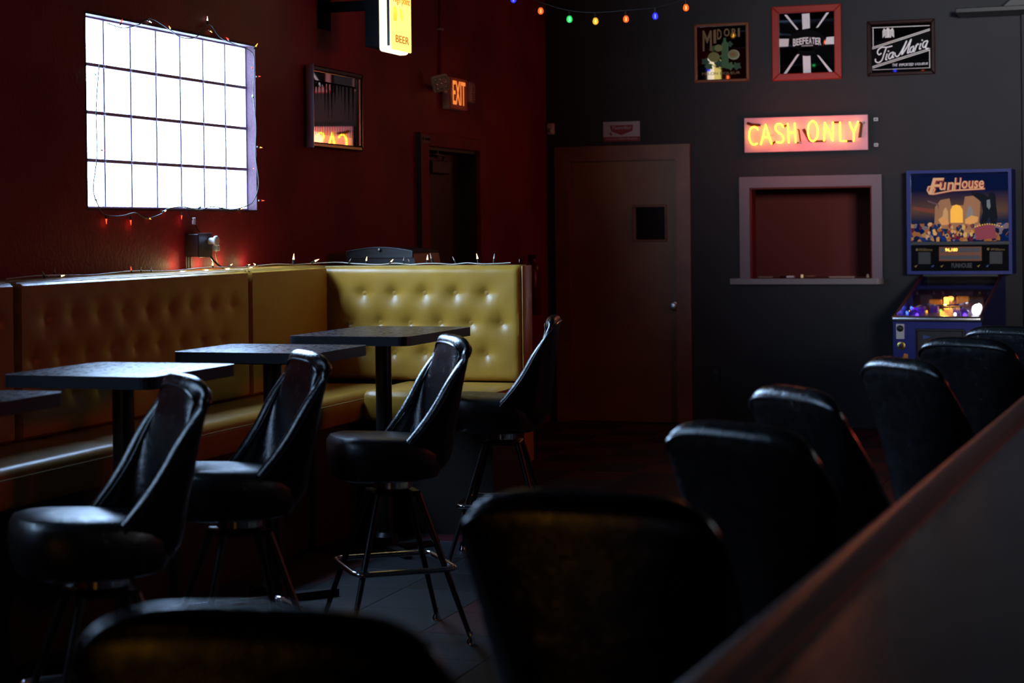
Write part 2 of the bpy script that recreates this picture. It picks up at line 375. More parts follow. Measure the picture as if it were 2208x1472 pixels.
# ------------------------------------------------------------------ door_1 (wooden door in the grey wall)
d1 = bpy.data.objects.new('door_1', None); C.objects.link(d1); struct(d1); d1.location = (0, YG, 0)
MB().prism([(-4.281, 0), (-4.281, 2.133), (GX0+.012, 2.02), (GX0+.012, 0)], -.022, .0).build('casing', 'doorframe', d1)
MB().prism([(-3.207, 0), (GX1-.012, 0), (GX1-.012, 2.02), (-3.207, 2.133)], -.022, .0).build('casing', 'doorframe', d1)
MB().prism([(-4.281, 2.133), (-3.207, 2.133), (GX1-.012, 2.02), (GX0+.012, 2.02)], -.022, .0).build('casing', 'doorframe', d1)
mb = MB(); mb.box((GX0, 0, 0), (GX0+.018, .13, 2.035)); mb.box((GX1-.018, 0, 0), (GX1, .13, 2.035)); mb.box((GX0+.018, 0, 2.015), (GX1-.018, .13, 2.035)); mb.build('jamb', 'doorframe', d1)
vx0, vx1, vz0, vz1 = -3.653, -3.418, 1.409, 1.657
mb = MB(); X0, X1 = GX0+.02, GX1-.02
for a, b in (((X0, .008), (vx0, 2.013)), ((vx1, .008), (X1, 2.013)), ((vx0, .008), (vx1, vz0)), ((vx0, vz1), (vx1, 2.013))): mb.box((a[0], .03, a[1]), (b[0], .074, b[1]))
slab = mb.build('door_slab', 'door', d1)
g = MB()
for a, b in (((vx0-.018, vz0-.018), (vx1+.018, vz0)), ((vx0-.018, vz1), (vx1+.018, vz1+.018)), ((vx0-.018, vz0), (vx0, vz1)), ((vx1, vz0), (vx1+.018, vz1))): g.box((a[0], .018, a[1]), (b[0], .03, b[1]), .004, 1)
g.build('glass_stop', 'doorframe', slab)
MB().box((vx0, .048, vz0), (vx1, .054, vz1)).build('vision_pane', 'dimglass', slab)
MB().lathe([(.032, 0), (.032, .006), (.012, .01), (.012, .03), (.026, .038), (.030, .052), (.022, .064), (0, .068)], (-3.347, .03, .899), 'Y').build('door_knob', 'steel', slab, True)
MB().box((GX0-.1, .32, 0), (GX1+.1, .36, 2.2)).build('closet_back', 'dark_wall', d1)

# ------------------------------------------------------------------ serving hatch
ht = bpy.data.objects.new('window_2', None); C.objects.link(ht); struct(ht); ht.location = (0, YG, 0)
A0, A1, AT = -2.828, -1.768, 1.872
MB().prism([(A0, HZ0), (A0, AT), (HX0, HZ1), (HX0, HZ0)], -.025, 0).build('casing', 'trim', ht)
MB().prism([(A1, HZ0), (HX1, HZ0), (HX1, HZ1), (A1, AT)], -.025, 0).build('casing', 'trim', ht)
MB().prism([(A0, AT), (A1, AT), (HX1, HZ1), (HX0, HZ1)], -.025, 0).build('casing', 'trim', ht)
mb = MB(); pts = [(-2.889, .9), (-2.889, -.10), (-1.80, -.10)] + [(-1.80+.045*math.sin(R(a)), -.055-.045*math.cos(R(a))) for a in range(15, 91, 15)] + [(-1.755, .9)]
pts = [(-2.889, .0), (-2.889, -.10)] + [(-1.80, -.10)] + [(-1.80+.045*math.sin(R(a)), -.055-.045*math.cos(R(a))) for a in range(15, 91, 15)] + [(-1.755, .0), (HX1, .0), (HX1, .40), (HX0, .40), (HX0, .0)]
mb.prismz(pts, 1.068, 1.11).build('counter_sill', 'sill', ht)
mb = MB(); mb.box((HX0-.6, 1.35, .0), (HX1+.6, 1.40, 2.4)); mb.box((HX0-.6, .16, 0), (HX0-.55, 1.35, 2.4)); mb.box((HX1+.55, .16, 0), (HX1+.6, 1.35, 2.4)); mb.box((HX0-.6, .16, 2.35), (HX1+.6, 1.35, 2.4))
mb.build('kitchen_wall', 'hatchred', ht)
mb = MB(); mb.box((HX0-.001, .0, HZ0), (HX0+.012, .15, HZ1)); mb.box((HX1-.012, .0, HZ0), (HX1+.001, .15, HZ1)); mb.box((HX0+.012, 0, HZ1-.012), (HX1-.012, .15, HZ1)); mb.build('reveal_lining', 'hatchred', ht)
# ------------------------------------------------------------------ door_2 (recessed door in the red wall)
d2 = bpy.data.objects.new('door_2', None); C.objects.link(d2); struct(d2); d2.location = (XR, DY0, 0); d2.rotation_euler = (0, 0, R(90))
dw = DY1-DY0
M['slate'] = mat('slate_paint', (0.030, 0.036, 0.045), 0.5); M['doorred'] = mat('dark_red_door', (0.05, 0.008, 0.008), 0.5)
M['pink_print'] = mat('faded_print', (0.16, 0.12, 0.12), .6); M['skin_print'] = mat('skin_print', (.16, .07, .05), .6)
MB().box((-.145, -.035, 0), (-.0, 0, DZ+.083), .004, 1).build('casing', 'red_wall', d2)
MB().box((-.150, -.036, 0), (-.145, 0, DZ+.083)).build('casing_edge', 'slate', d2)
MB().box((0, -.035, DZ), (dw, 0, DZ+.083), .004, 1).build('casing', 'red_wall', d2)
MB().box((dw, -.035, 0), (dw+.09, 0, DZ+.083), .004, 1).build('casing', 'red_wall', d2)
mb = MB(); mb.box((0, 0, 0), (.02, .16, DZ)); mb.box((dw-.02, 0, 0), (dw, .16, DZ)); mb.box((.02, 0, DZ-.02), (dw-.02, .16, DZ)); mb.build('jamb', 'slate', d2)
ds = MB().box((.02, .13, .005), (dw-.02, .17, DZ-.022)).build('door_slab', 'doorred', d2)
mb = MB(); mb.box((.34, .075, 1.88), (.70, .13, 1.965), .006); cl = mb.build('door_closer', 'doorred', ds)
MB().tube([(.60, .10, 1.97), (.60, .09, 2.0), (.30, .06, 2.01), (.30, .02, 2.015)], .008).build('closer_arm', 'steel', cl)
text('lettering', 'Those who', (-.20, 1.635, .305, 1.70), .1295, 'pink_print', ds); text('lettering', 'drink', (-.04, 1.55, .17, 1.605), .1295, 'pink_print', ds)
mb = MB(); cx = .30
mb.prism(ell(cx, 1.46, .035, .045), .127, .1295); mb.prism([(cx-.06, 1.40), (cx+.07, 1.40), (cx+.10, 1.20), (cx+.05, 1.0), (cx-.05, 1.0), (cx-.09, 1.2)], .127, .1295); mb.build('sticker', 'print_black', ds)
mb = MB(); mb.prism(ell(cx-.005, 1.455, .02, .028), .125, .1269); mb.prism([(cx-.04, 1.40), (cx-.015, 1.40), (cx-.06, 1.29), (cx-.085, 1.31)], .125, .1269); mb.prism([(cx+.06, 1.28), (cx+.10, 1.34), (cx+.08, 1.22), (cx+.03, 1.2)], .125, .1269); mb.build('sticker', 'skin_print', ds)
MB().box((-.135, -.037, 2.06), (.02, -.0355, 2.11)).build('notice', 'doorred', d2); text('lettering', 'No Smoking', (-.12, 2.07, .01, 2.10), -.0372, 'print_black', d2)

# ------------------------------------------------------------------ tufted booths
def cushion(name, parent, x0, x1, z0, z1, thick, m, buttons=(), nx=None, nz=None, roundr=.035, dip=.026):
    """upholstered back: front face at y=0 (facing -Y), body to +thick; heightfield with button dimples"""
    w, h = x1-x0, z1-z0; nx = nx or max(8, int(w/.014)); nz = nz or max(8, int(h/.014)); mb = MB()
    V = []
    for j in range(nz+1):
        row = []
        for i in range(nx+1):
            x = x0+w*i/nx; z = z0+h*j/nz; ex = min(x-x0, x1-x); ez = min(z-z0, z1-z); y = 0.0
            for e in (ex, ez):
                if e < roundr: y += roundr-math.sqrt(max(0, roundr**2-(roundr-e)**2))
            if buttons:
                d = min(((x-bx)/1.0)**2+((z-bz)/1.0)**2 for bx, bz in buttons); d = math.sqrt(d)
                y += dip*math.exp(-(d/.036)**1.25)
                for bx, bz in buttons:            # soft pleats between neighbouring buttons
                    dx, dz = abs(x-bx), abs(z-bz)
                    if dx < .10: y += .0035*math.exp(-(dz/.010)**2)*(1-dx/.10)
                y += .004*math.sin((x-x0)*37)*math.sin((z-z0)*40)*.15
            row.append(mb.bm.verts.new((x, y, z)))
        V.append(row)
    for j in range(nz):
        for i in range(nx): mb.bm.faces.new((V[j][i], V[j][i+1], V[j+1][i+1], V[j+1][i]))
    B = [V[0][i] for i in range(nx+1)]+[V[j][nx] for j in range(1, nz+1)]+[V[nz][i] for i in range(nx-1, -1, -1)]+[V[j][0] for j in range(nz-1, 0, -1)]
    back = [mb.bm.verts.new((v.co.x, thick, v.co.z)) for v in B]; n = len(B)
    for i in range(n): mb.bm.faces.new((B[i], back[i], back[(i+1) % n], B[(i+1) % n]))
    mb.bm.faces.new(back[::-1])
    return mb.build(name, m, parent, True)
bme = MB().lathe([(.004, .004), (.0125, .003), (.0145, -.002), (.011, -.008), (.004, -.011), (0, -.0115)], axis='Y', n=14)
for v in bme.bm.verts: v.co.y = -v.co.y if False else v.co.y
bme = bme.mesh('button', True); bme.materials.append(M['vinyl'])
def put_buttons(parent, buttons, y):
    for bx, bz in buttons:
        o = bpy.data.objects.new('button', bme); C.objects.link(o); o.parent = parent; o.location = (bx, y, bz)
def seatpad(name, parent, a, b, rr, m='vinyl'):
    mb = MB(); prof = [(b[1], a[2]), (b[1], b[2])] + [(a[1]+rr-rr*math.sin(R(k*15)), b[2]-rr+rr*math.cos(R(k*15))) for k in range(0, 7)] + [(a[1]+.004, a[2]+.02), (a[1]+.02, a[2])]
    n = 24; rows = []
    for i in range(n+1):
        x = a[0]+(b[0]-a[0])*i/n; e = min(x-a[0], b[0]-x); q = .006*max(0, 1-e/.02)
        rows.append([mb.bm.verts.new((x, y+(q if k > 1 else 0), z-(q if 0 < k < 6 else 0))) for k, (y, z) in enumerate(prof)])
    for r0, r1 in zip(rows, rows[1:]):
        for k in range(len(prof)): j = (k+1) % len(prof); mb.bm.faces.new((r0[k], r0[j], r1[j], r1[k]))
    mb.bm.faces.new(rows[0]); mb.bm.faces.new(rows[-1][::-1]); return mb.build(name, m, parent, True)

# end booth: faces the camera, x -4.35..-2.985, front of back at y 9.0
eb = thing('booth_bench', 'short mustard yellow tufted booth bench facing the room, brightly lit', 'booth', (0, 9.0, 0))
EX0, EX1, EZ0, EZ1 = -4.165, -2.985, .715, 1.317
bt = [(-4.030+.1705*i, 1.173) for i in range(6)] + [(-4.105+.1682*i, 1.018) for i in range(7)] + [(-4.030+.1695*i, .862) for i in range(6)]
bk = cushion('backrest', eb, EX0, EX1, EZ0, EZ1, .10, 'vinyl', bt); put_buttons(bk, bt, .024)
MB().tube([(EX1-.006, .03, EZ0+.01), (EX1-.003, .028, 1.0), (EX1-.006, .03, EZ1-.03), (EX1-.03, .03, EZ1-.006), (EX0+.01, .03, EZ1-.006)], .0045, 6).build('piping', 'vinyl_dark', eb, True)
MB().box((EX1-.0005, .018, .30), (EX1+.006, .17, EZ1-.004), .003, 2).build('side_panel', 'vinyl', eb, True)
MB().box((EX0, .101, .1), (EX1-.002, .17, EZ1-.02), .01, 2).build('back_panel', 'bench_base', eb)
seatpad('seat', eb, (-3.64, -.52, .56), (EX1+.02, .02, .712), .045)
MB().tube([(-3.62, -.515, .675), (EX1+.01, -.515, .675)], .004, 6).build('piping', 'vinyl_dark', eb, True)
MB().box((-3.62, -.46, 0), (EX1, .1, .562)).build('base', 'bench_base', eb)

# wall booths: local x -> world +Y, facing +X, front of back at X=-4.05
def wall_booth(label, y0, segs, tuft_rows=None):
    t = thing('booth_bench', label, 'booth', (-4.05, 0, 0), R(90))
    for (a, b, tufted) in segs:
        bts = []
        if tufted:
            n = int((b-a)/.20); st = .197; x = a+.20; k = []
            for row, z in enumerate((1.17, 1.015, .86)):
                xx = a+.20-(st/2 if row == 1 else 0)
                while xx < b-.12: bts.append((xx, z)); xx += st
        bb = cushion('backrest', t, a+.003, b-.003, .707, 1.318, .12, 'vinyl', bts, nx=max(10, int((b-a)/.018)), roundr=.022, dip=.017)
        put_buttons(bb, bts, .024)
        MB().tube([(a+.012, .018, 1.312), (b-.012, .018, 1.312)], .004, 6).build('piping', 'vinyl_dark', t, True)
        MB().box((a+.003, .04, 1.300), (b-.003, .297, 1.322), .006, 2).build('top_ledge', 'vinyl', t, True)
    a, b = segs[0][0], segs[-1][1]
    return t, a, b
t, a, b = wall_booth('long mustard booth bench under the window with buttoned back panel', 6.115, [(6.115, 8.07, True), (8.075, 8.985, False)])
seatpad('seat', t, (a+.185, -.40, .56), (b-.01, .03, .705), .05)
MB().tube([(a+.20, -.398, .665), (b-.02, -.398, .665)], .004, 6).build('piping', 'vinyl_dark', t, True)
MB().box((a+.186, -.35, 0), (b-.01, .28, .562)).build('base', 'bench_base', t)
t, a, b = wall_booth('mustard booth bench at the left edge, nearer than the window bench', 3.9, [(4.0, 6.10, True)])
seatpad('seat', t, (a, -.40, .56), (b+.195, .03, .705), .05)
MB().tube([(a+.01, -.398, .665), (b+.185, -.398, .665)], .004, 6).build('piping', 'vinyl_dark', t, True)
MB().box((a, -.35, 0), (b+.195, .28, .562)).build('base', 'bench_base', t)

# ------------------------------------------------------------------ pedestal tables
def table(label, x0, x1, y0, y1, z=1.03, th=.042, rr=.045):
    cx, cy = (x0+x1)/2, (y0+y1)/2; t = thing('pedestal_table', label, 'table', (cx, cy, 0), group='high pedestal tables along the booths')
    hx, hy = (x1-x0)/2, (y1-y0)/2; pts = []
    for sx, sy, a0 in ((1, 1, 0), (-1, 1, 90), (-1, -1, 180), (1, -1, 270)):
        for k in range(6): a = R(a0+18*k); pts.append((sx*(hx-rr)+rr*math.cos(a), sy*(hy-rr)+rr*math.sin(a)))
    mb = MB(); mb.prismz(pts, z-th, z-.001); tp = mb.build('tabletop', 'table', t)
    mb = MB(); P = [(p[0]*1.0, p[1]) for p in pts]; mb.tube([(p[0], p[1], z-th*.5) for p in P], .0, 3) if False else None
    q = [(p[0]+(.003 if p[0] > 0 else -.003), p[1]+(.003 if p[1] > 0 else -.003)) for p in pts]
    n = len(pts)
    top = [mb.bm.verts.new((p[0], p[1], z-.0005)) for p in q]; bot = [mb.bm.verts.new((p[0], p[1], z-th-.0005)) for p in q]
    ti = [mb.bm.verts.new((p[0], p[1], z-.0005)) for p in pts]; bi = [mb.bm.verts.new((p[0], p[1], z-th-.0005)) for p in pts]
    for i in range(n):
        j = (i+1) % n; mb.bm.faces.new((top[i], top[j], bot[j], bot[i])); mb.bm.faces.new((ti[i], ti[j], top[j], top[i])); mb.bm.faces.new((bi[i], bot[i], bot[j], bi[j])); mb.bm.faces.new((ti[i], bi[i], bi[j], ti[j]))
    mb.build('edge_band', 'table_edge', tp)
    MB().box((-.15, -.15, z-th-.014), (.15, .15, z-th-.001), .004, 1).build('mounting_plate', 'black_metal', t)
    MB().cyl((0, 0, .03), (0, 0, z-th-.014), .038, n=20).build('column', 'black_metal', t, True)
    MB().lathe([(.042, .09), (.06, .07), (.06, .03), (.05, .02)], n=20).build('collar', 'black_metal', t, True)
    mb = MB()
    for a in range(4):
        d = Vector((math.cos(R(45+90*a)), math.sin(R(45+90*a)), 0)); e = Vector((-d.y, d.x, 0))*.03
        v = [(d*.03+e), (d*.27+e*.6), (d*.27-e*.6), (d*.03-e)]
        mb.prismz([(p.x, p.y) for p in v], .006, .032)
    mb.build('cross_base', 'black_metal', t)
    return t
table('black table at the left edge, only its right corner in view', -3.62, -3.045, 4.22, 4.84)
table('black high table with bright window glare, nearest whole table', -3.63, -3.06, 5.37, 5.99)
table('middle black table, between the glaring table and the one by the lit booth', -3.63, -3.01, 6.54, 7.07)
table('farthest black table, in front of the bright yellow tufted booth', -3.64, -3.06, 7.62, 8.47)

# ------------------------------------------------------------------ bucket bar stools
def shell_point(s, v, inner=False, phi=0.0):
    """bucket back, facing +X, seat height .75: s -1..1 around the U, v 0..1 up, phi 0..1 over the rounded top"""
    W_ = .166+.050*v**.65 - (.010*((v-.8)/.2)**2 if v > .8 else 0)
    D = (.068+.250*(1-v)**1.9)*(1-.45*max(0, (v-.72)/.28)**2)
    xb = -.205-.058*v**1.1+.05*max(0, 1-v/.16)**2
    th = s*math.pi/2; e = .68; c = abs(math.cos(th))**e; sn = math.copysign(abs(math.sin(th))**e, th)
    def at(w, x0, d): return Vector((x0+d*(1-c), w*sn, 0))
    t_ = .052; tk = .068-.012*v
    a = at(W_, xb, D); b = at(W_-t_, xb+tk, D-tk)
    m = (a+b)/2; p = b if inner else a
    p = m+(p-m)*math.cos(phi*math.pi/2)
    p.z = .603+v*(.147+.330-.050*abs(s)**2.2)+.032*math.sin(phi*math.pi/2)
    return p
def make_stool(name='bar_stool'):
    t = thing(name, 'x', 'stool')
    # seat cushion (rounded superellipse puck)
    mb = MB(); prof = [(0, .596), (.78, .596), (.90, .606), (.965, .640), (1.0, .690), (.985, .722), (.93, .742), (.82, .752), (.5, .756), (0, .757)]
    n = 40; rings = []
    for rr, z in prof:
        ring = []
        for k in range(n):
            a = 2*math.pi*k/n; ca, sa = math.cos(a), math.sin(a); e = .72
            x = .025+ (.215 if ca > 0 else .205)*rr*math.copysign(abs(ca)**e, ca); y = .198*rr*math.copysign(abs(sa)**e, sa)
            dz = -.085*(x-.025)/.3*rr if z > .7 else 0
            ring.append(mb.bm.verts.new((x, y, z-dz*.3-.006)))
        rings.append(ring)
    for a, b in zip(rings[1:-1], rings[2:-1]):
        for k in range(n): mb.bm.faces.new((a[k], a[(k+1) % n], b[(k+1) % n], b[k]))
    mb.bm.faces.new(rings[1][::-1]); mb.bm.faces.new(rings[-2]); 
    for v in list(rings[0])+list(rings[-1]): mb.bm.verts.remove(v)
    mb.build('seat', 'seat_vinyl', t, True)
    # shell
    NS, NV = 30, 16; mb = MB(); rows = []
    for v, ph in [(k/NV, 0) for k in range(NV+1)]+[(1, k/5) for k in range(1, 6)]:
        row = [shell_point(-1+2*i/NS, v, False, ph) for i in range(NS+1)]
        o1, i1 = shell_point(1, v, False, ph), shell_point(1, v, True, ph); rd = (o1-i1)/2; cen = (o1+i1)/2; fw = Vector((rd.length*(1-.6*v**6)*math.cos(ph*math.pi/2), 0, 0))
        tip = [cen+rd*math.cos(k*math.pi/6)+fw*math.sin(k*math.pi/6) for k in range(1, 6)]
        row += tip + [shell_point(1-2*i/NS, v, True, ph) for i in range(NS+1)] + [Vector((p.x, -p.y, p.z)) for p in reversed(tip)]
        rows.append([mb.bm.verts.new(p) for p in row])
    n = len(rows[0])
    for r0, r1 in zip(rows, rows[1:]):
        for k in range(n): mb.bm.faces.new((r0[k], r0[(k+1) % n], r1[(k+1) % n], r1[k]))
    mb.bm.faces.new(rows[0][::-1]); bmesh.ops.remove_doubles(mb.bm, verts=mb.bm.verts, dist=.0002)
    o = mb.build('backrest', 'black_vinyl', t, True); o.data.polygons.foreach_set('use_smooth', [True]*len(o.data.polygons))
    path = [(-1, v/12) for v in range(1, 12)]+[(-1+2*k/26, 1) for k in range(27)]+[(1, v/12) for v in range(11, 0, -1)]
    for inner in (False, True):
        pts = [shell_point(a, b, inner, .0) for a, b in path]
        pts = [p+Vector((.002 if inner else -.001, math.copysign(.002 if not inner else -.002, p.y) if abs(p.y) > .1 else 0, .002)) for p in pts]
        MB().tube(pts, .0042, 6).build('piping', 'piping', t, True)
    MB().lathe([(.11, .600), (.13, .607), (.13, .612)], n=24).build('seat_pan', 'black_metal', t, True)
    MB().lathe([(.055, .545), (.075, .555), (.075, .585), (.055, .600)], n=24).build('swivel', 'chrome', t, True)
    MB().box((-.085, -.085, .53), (.085, .085, .546), .004, 1).build('top_plate', 'black_metal', t)
    for sx in (-1, 1):
        for sy in (-1, 1):
            top = Vector((.075*sx, .075*sy, .535)); bot = Vector((.225*sx, .225*sy, .022))
            lg = MB().cyl(top, bot, .0135, .009, 12).build('leg', 'black_metal', t, True)
            MB().lathe([(.010, .045), (.011, .022), (.017, .012), (.018, .003)], (.225*sx, .225*sy, 0), n=12).build('foot_glide', 'chrome', lg, True)
    rr, hr = .04, .187; pts = []
    for sx, sy, a0 in ((1, 1, 0), (-1, 1, 90), (-1, -1, 180), (1, -1, 270)):
        for k in range(5): a = R(a0+22.5*k); pts.append((sx*(hr-rr)+rr*math.cos(a), sy*(hr-rr)+rr*math.sin(a), .27))
    MB().tube(pts, .0105, 10, True).build('foot_ring', 'chrome', t, True)
    return t
proto = make_stool()
def stool(i, x, y, deg, label, group, base_deg=None):
    o = proto if i == 0 else copy_tree(proto)
    o.location = (x, y, 0); o.rotation_euler = (0, 0, R(deg)); o['label'] = label; o['group'] = group; return o
GT, GB = 'black bucket stools at the high tables', 'black bucket stools along the bar'
stool(0, -2.655, 4.385, 226, 'black bucket stool nearest the left edge, before the glaring table', GT)
stool(1, -2.75, 5.385, 223, 'black bucket stool before the middle table, seat glaring white', GT)
stool(2, -2.61, 6.345, 217, 'black bucket stool whose square chrome foot ring shines, before the farthest table', GT)
stool(3, -2.725, 7.94, 192, 'black bucket stool beside the right end of the yellow tufted booth', GT)
def bar_stool(i, bx, by, deg, label):
    a = R(deg); stool(i, bx+.25*math.cos(a), by+.25*math.sin(a), deg, label, GB)
bar_stool(4, -.87, 1.73, 97, 'black bucket stool nearest the camera, at the bottom edge')
bar_stool(5, -.775, 2.63, 86, 'large black bucket stool back at bottom centre, amber reflection on it')
bar_stool(6, -.757, 3.62, 58, 'third bar stool from the camera, blue glint on its left rim')
bar_stool(7, -.795, 4.46, 42, 'fourth bar stool from the camera, red glow on its rounded top')
bar_stool(8, -.66, 5.49, 42, 'fifth bar stool from the camera, long blue edge touching the bar line')
bar_stool(9, -.56, 6.51, 58, 'sixth bar stool from the camera, in front of the pinball cabinet')
bar_stool(10, -.469, 7.26, 60, 'farthest bar stool, at the right edge before the pinball machine')

# ------------------------------------------------------------------ bar
bar = thing('bar_counter', 'long dark speckled bar counter with rounded vinyl rail at lower right', 'bar', (-.516, 0, 0), R(-2.65))
MB().box((.05, -1.4, 1.0), (.66, 7.9, 1.05), .004, 1).build('countertop', 'bartop', bar)
mb = MB(); pts = []
for k in range(13): a = R(90+15*k); pts.append((.036+.036*math.cos(a), 1.032+.034*math.sin(a)))
pts += [(.075, .998), (.075, 1.052), (.062, 1.064)]
va = [mb.bm.verts.new((p[0], -1.42, p[1])) for p in pts]; vb = [mb.bm.verts.new((p[0], 7.92, p[1])) for p in pts]
mb.bm.faces.new(va); mb.bm.faces.new(vb[::-1])
for k in range(len(pts)): j = (k+1) % len(pts); mb.bm.faces.new((va[k], vb[k], vb[j], va[j]))
mb.build('arm_rail', 'barrail', bar, True)
MB().box((.30, -1.4, 0), (.62, 7.85, .999)).build('front_panel', 'barfront', bar)
MB().tube([(.20, -1.3, .2), (.20, 7.8, .2)], .022, 12).build('foot_rail', 'gold', bar, True)

# ------------------------------------------------------------------ framed mirrors on the grey wall
def wall_pic(name, label, x0, x1, z0, z1, t, dp, m, glass, cat='mirror'):
    o = thing(name, label, cat, (x0, YG, z0)); frame_bars(o, x1-x0, z1-z0, t, dp, m)
    MB().box((t-.004, -.012, t-.004), (x1-x0-t+.004, -.003, z1-z0-t+.004)).build('mirror_glass', glass, o); return o
yf = -.0125
o = wall_pic('framed_mirror', 'melon liqueur mirror in thin brown frame, leftmost of three above the neon', -3.165, -2.746, 2.592, 3.036, .022, .022, 'brown_frame', 'mirror_dim')
k = .000594; P = lambda x, y: ((x-100)*k, (1025-(x-100)*.02-y)*k*1.03+.004)
for ch, (a, b, c, d) in zip('MIDORI', ((212, 640, 330, 385), (352, 545, 386, 378), (402, 500, 456, 372), (488, 465, 560, 366), (588, 462, 652, 368), (668, 472, 692, 366))):
    x0, z0 = P(a, b); x1, z1 = P(c, d); text('lettering', ch, (x0, z0, x1, z1), yf, 'print_gold', o, off=.02)
mb = MB(); mb.prism([P(*p) for p in ((455, 760), (455, 560), (480, 520), (482, 480), (512, 480), (515, 520), (545, 560), (545, 850), (455, 850))], yf-.0006, yf); mb.build('bottle_print', 'print_green', o)
M['leaf_dark'] = mat('print_dark_green', (.02, .085, .03), .5); M['rind'] = mat('print_pale_rind', (.36, .40, .30), .5); M['seed'] = mat('print_melon_seed', (.28, .13, .05), .5)
def leaf(cx, cy, r_, a0, key, d):
    pts = []
    for q in range(15):
        a = R(a0+24*q); rr_ = r_*(1.0 if q % 3 == 0 else (.62 if q % 3 == 1 else .74)); pts.append((cx+rr_*math.cos(a), cy+rr_*math.sin(a)*.85))
    m_ = MB(); m_.prism([P(*p) for p in pts], yf-.0004-d, yf-.0002); m_.build('leaf_print', key, o)
for q, (cx, cy, r_, a0, key) in enumerate(((245, 770, 62, 10, 'leaf_dark'), (290, 830, 60, 40, 'print_green'), (560, 560, 50, 75, 'leaf_dark'), (340, 610, 55, 20, 'leaf_dark'), (420, 800, 72, 55, 'leaf_dark'), (650, 830, 66, 30, 'leaf_dark'), (560, 830, 68, 10, 'print_green'), (500, 700, 75, 33, 'print_green'))): leaf(cx, cy, r_, a0, key, .00004*q)
for cx, cy, rx, ry in ((415, 605, 52, 44), (355, 715, 74, 62)):
    m_ = MB(); m_.prism([P(*p) for p in ell(cx, cy, rx, ry)], yf-.0010, yf-.0008); m_.build('melon_print', 'print_lime', o)
    m_ = MB()
    for q in (-.55, 0, .55): strip(m_, [P(cx+q*rx*math.cos(R(a)), cy+ry*math.sin(R(a))*.95) for a in range(-80, 81, 20)], .0011, yf-.0011, yf-.0010)
    m_.build('melon_rib_print', 'print_green', o)
m_ = MB(); m_.prism([P(*p) for p in ell(612, 690, 76, 62)], yf-.0010, yf-.0008); m_.build('melon_slice_print', 'rind', o)
m_ = MB(); m_.prism([P(*p) for p in ell(606, 684, 62, 48)], yf-.0012, yf-.0010); m_.build('melon_slice_print', 'print_lime', o)
m_ = MB(); m_.prism([P(*p) for p in ell(602, 682, 34, 20)], yf-.0014, yf-.0012); m_.build('seed_print', 'seed', o)
a = P(200, 945); b = P(690, 895); text('lettering', 'MELON LIQUEUR', (a[0], a[1], b[0], b[1]), yf-.0006, 'print_gold', o)

o = wall_pic('framed_mirror', 'gin mirror with white crossed flag stripes in thick red frame', -2.568, -2.052, 2.584, 3.138, .052, .035, 'red_frame', 'mirror_dim')
k = .516/885; P = lambda x, y: ((x-1070)*k, (1003-(x-1070)*.035-y)*k*1.04)
for c in (((1455, 178), (1553, 172), (1555, 352), (1460, 368)), ((1460, 690), (1558, 690), (1562, 900), (1465, 905)), ((1160, 482), (1285, 482), (1275, 575), (1160, 580)), ((1765, 465), (1868, 458), (1868, 550), (1745, 552)),
          ((1228, 188), (1262, 186), (1408, 366), (1385, 372)), ((1765, 166), (1800, 164), (1660, 345), (1632, 350)), ((1390, 672), (1418, 672), (1252, 908), (1212, 910)), ((1640, 680), (1668, 690), (1835, 885), (1795, 888))):
    mb = MB(); mb.prism([P(*p) for p in c], yf-.0006, yf); mb.build('stripe_print', 'print_white', o)
mb = MB(); mb.prism([P(*p) for p in ell(1510, 500, 225, 130)], yf-.0009, yf-.0004); mb.prism([P(*p) for p in ell(1510, 640, 110, 55)], yf-.0009, yf-.0004); mb.build('shadow_print', 'print_black', o)
for i, ch in enumerate('BEEFEATER'):
    xx = 1337+i*40.5; arch = 22*(1-((i-4)/4)**2); hh = 84-4*abs(4-i)*0+ (10 if i in (0, 8) else 0)
    a = P(xx, 575-arch+(i*-1.5)); b = P(xx+37, 575-arch-hh-(i*1.5)); text('lettering', ch, (a[0], a[1], b[0], b[1]), yf-.001, 'print_white', o, off=.03)
a = P(1448, 578); b = P(1590, 556); text('lettering', 'LONDON', (a[0], a[1], b[0], b[1]), yf-.001, 'print_white', o, off=.02)

o = wall_pic('framed_mirror', 'coffee liqueur mirror with script on black diagonal band, rightmost dark frame', -1.864, -1.376, 2.593, 2.997, .027, .025, 'black_frame', 'mirror_dim')
k = .488/1355; P = lambda x, y: ((x-265)*k, (1335-(x-265)*.035-y)*k*1.045)
for c in (((365, 1205), (1520, 1165), 8), ((365, 385), (1520, 350), 14), ((385, 400), (385, 750), 14), ((1512, 830), (1512, 1170), 14)):
    mb = MB(); strip(mb, [P(*c[0]), P(*c[1])], c[2]*k, yf-.0004, yf); mb.build('border_print', 'print_silver', o)
mb = MB(); mb.prism([P(*p) for p in ((345, 785), (1526, 430), (1526, 805), (345, 1165))], yf-.0008, yf-.0004); mb.build('band_print', 'print_black', o)
for a, b in (((365, 768), (1522, 412)), ((365, 798), (1522, 440)), ((365, 1142), (1522, 792)), ((365, 1172), (1522, 822))):
    mb = MB(); strip(mb, [P(*a), P(*b)], 15*k, yf-.0012, yf-.0008); mb.build('line_print', 'print_silver', o)
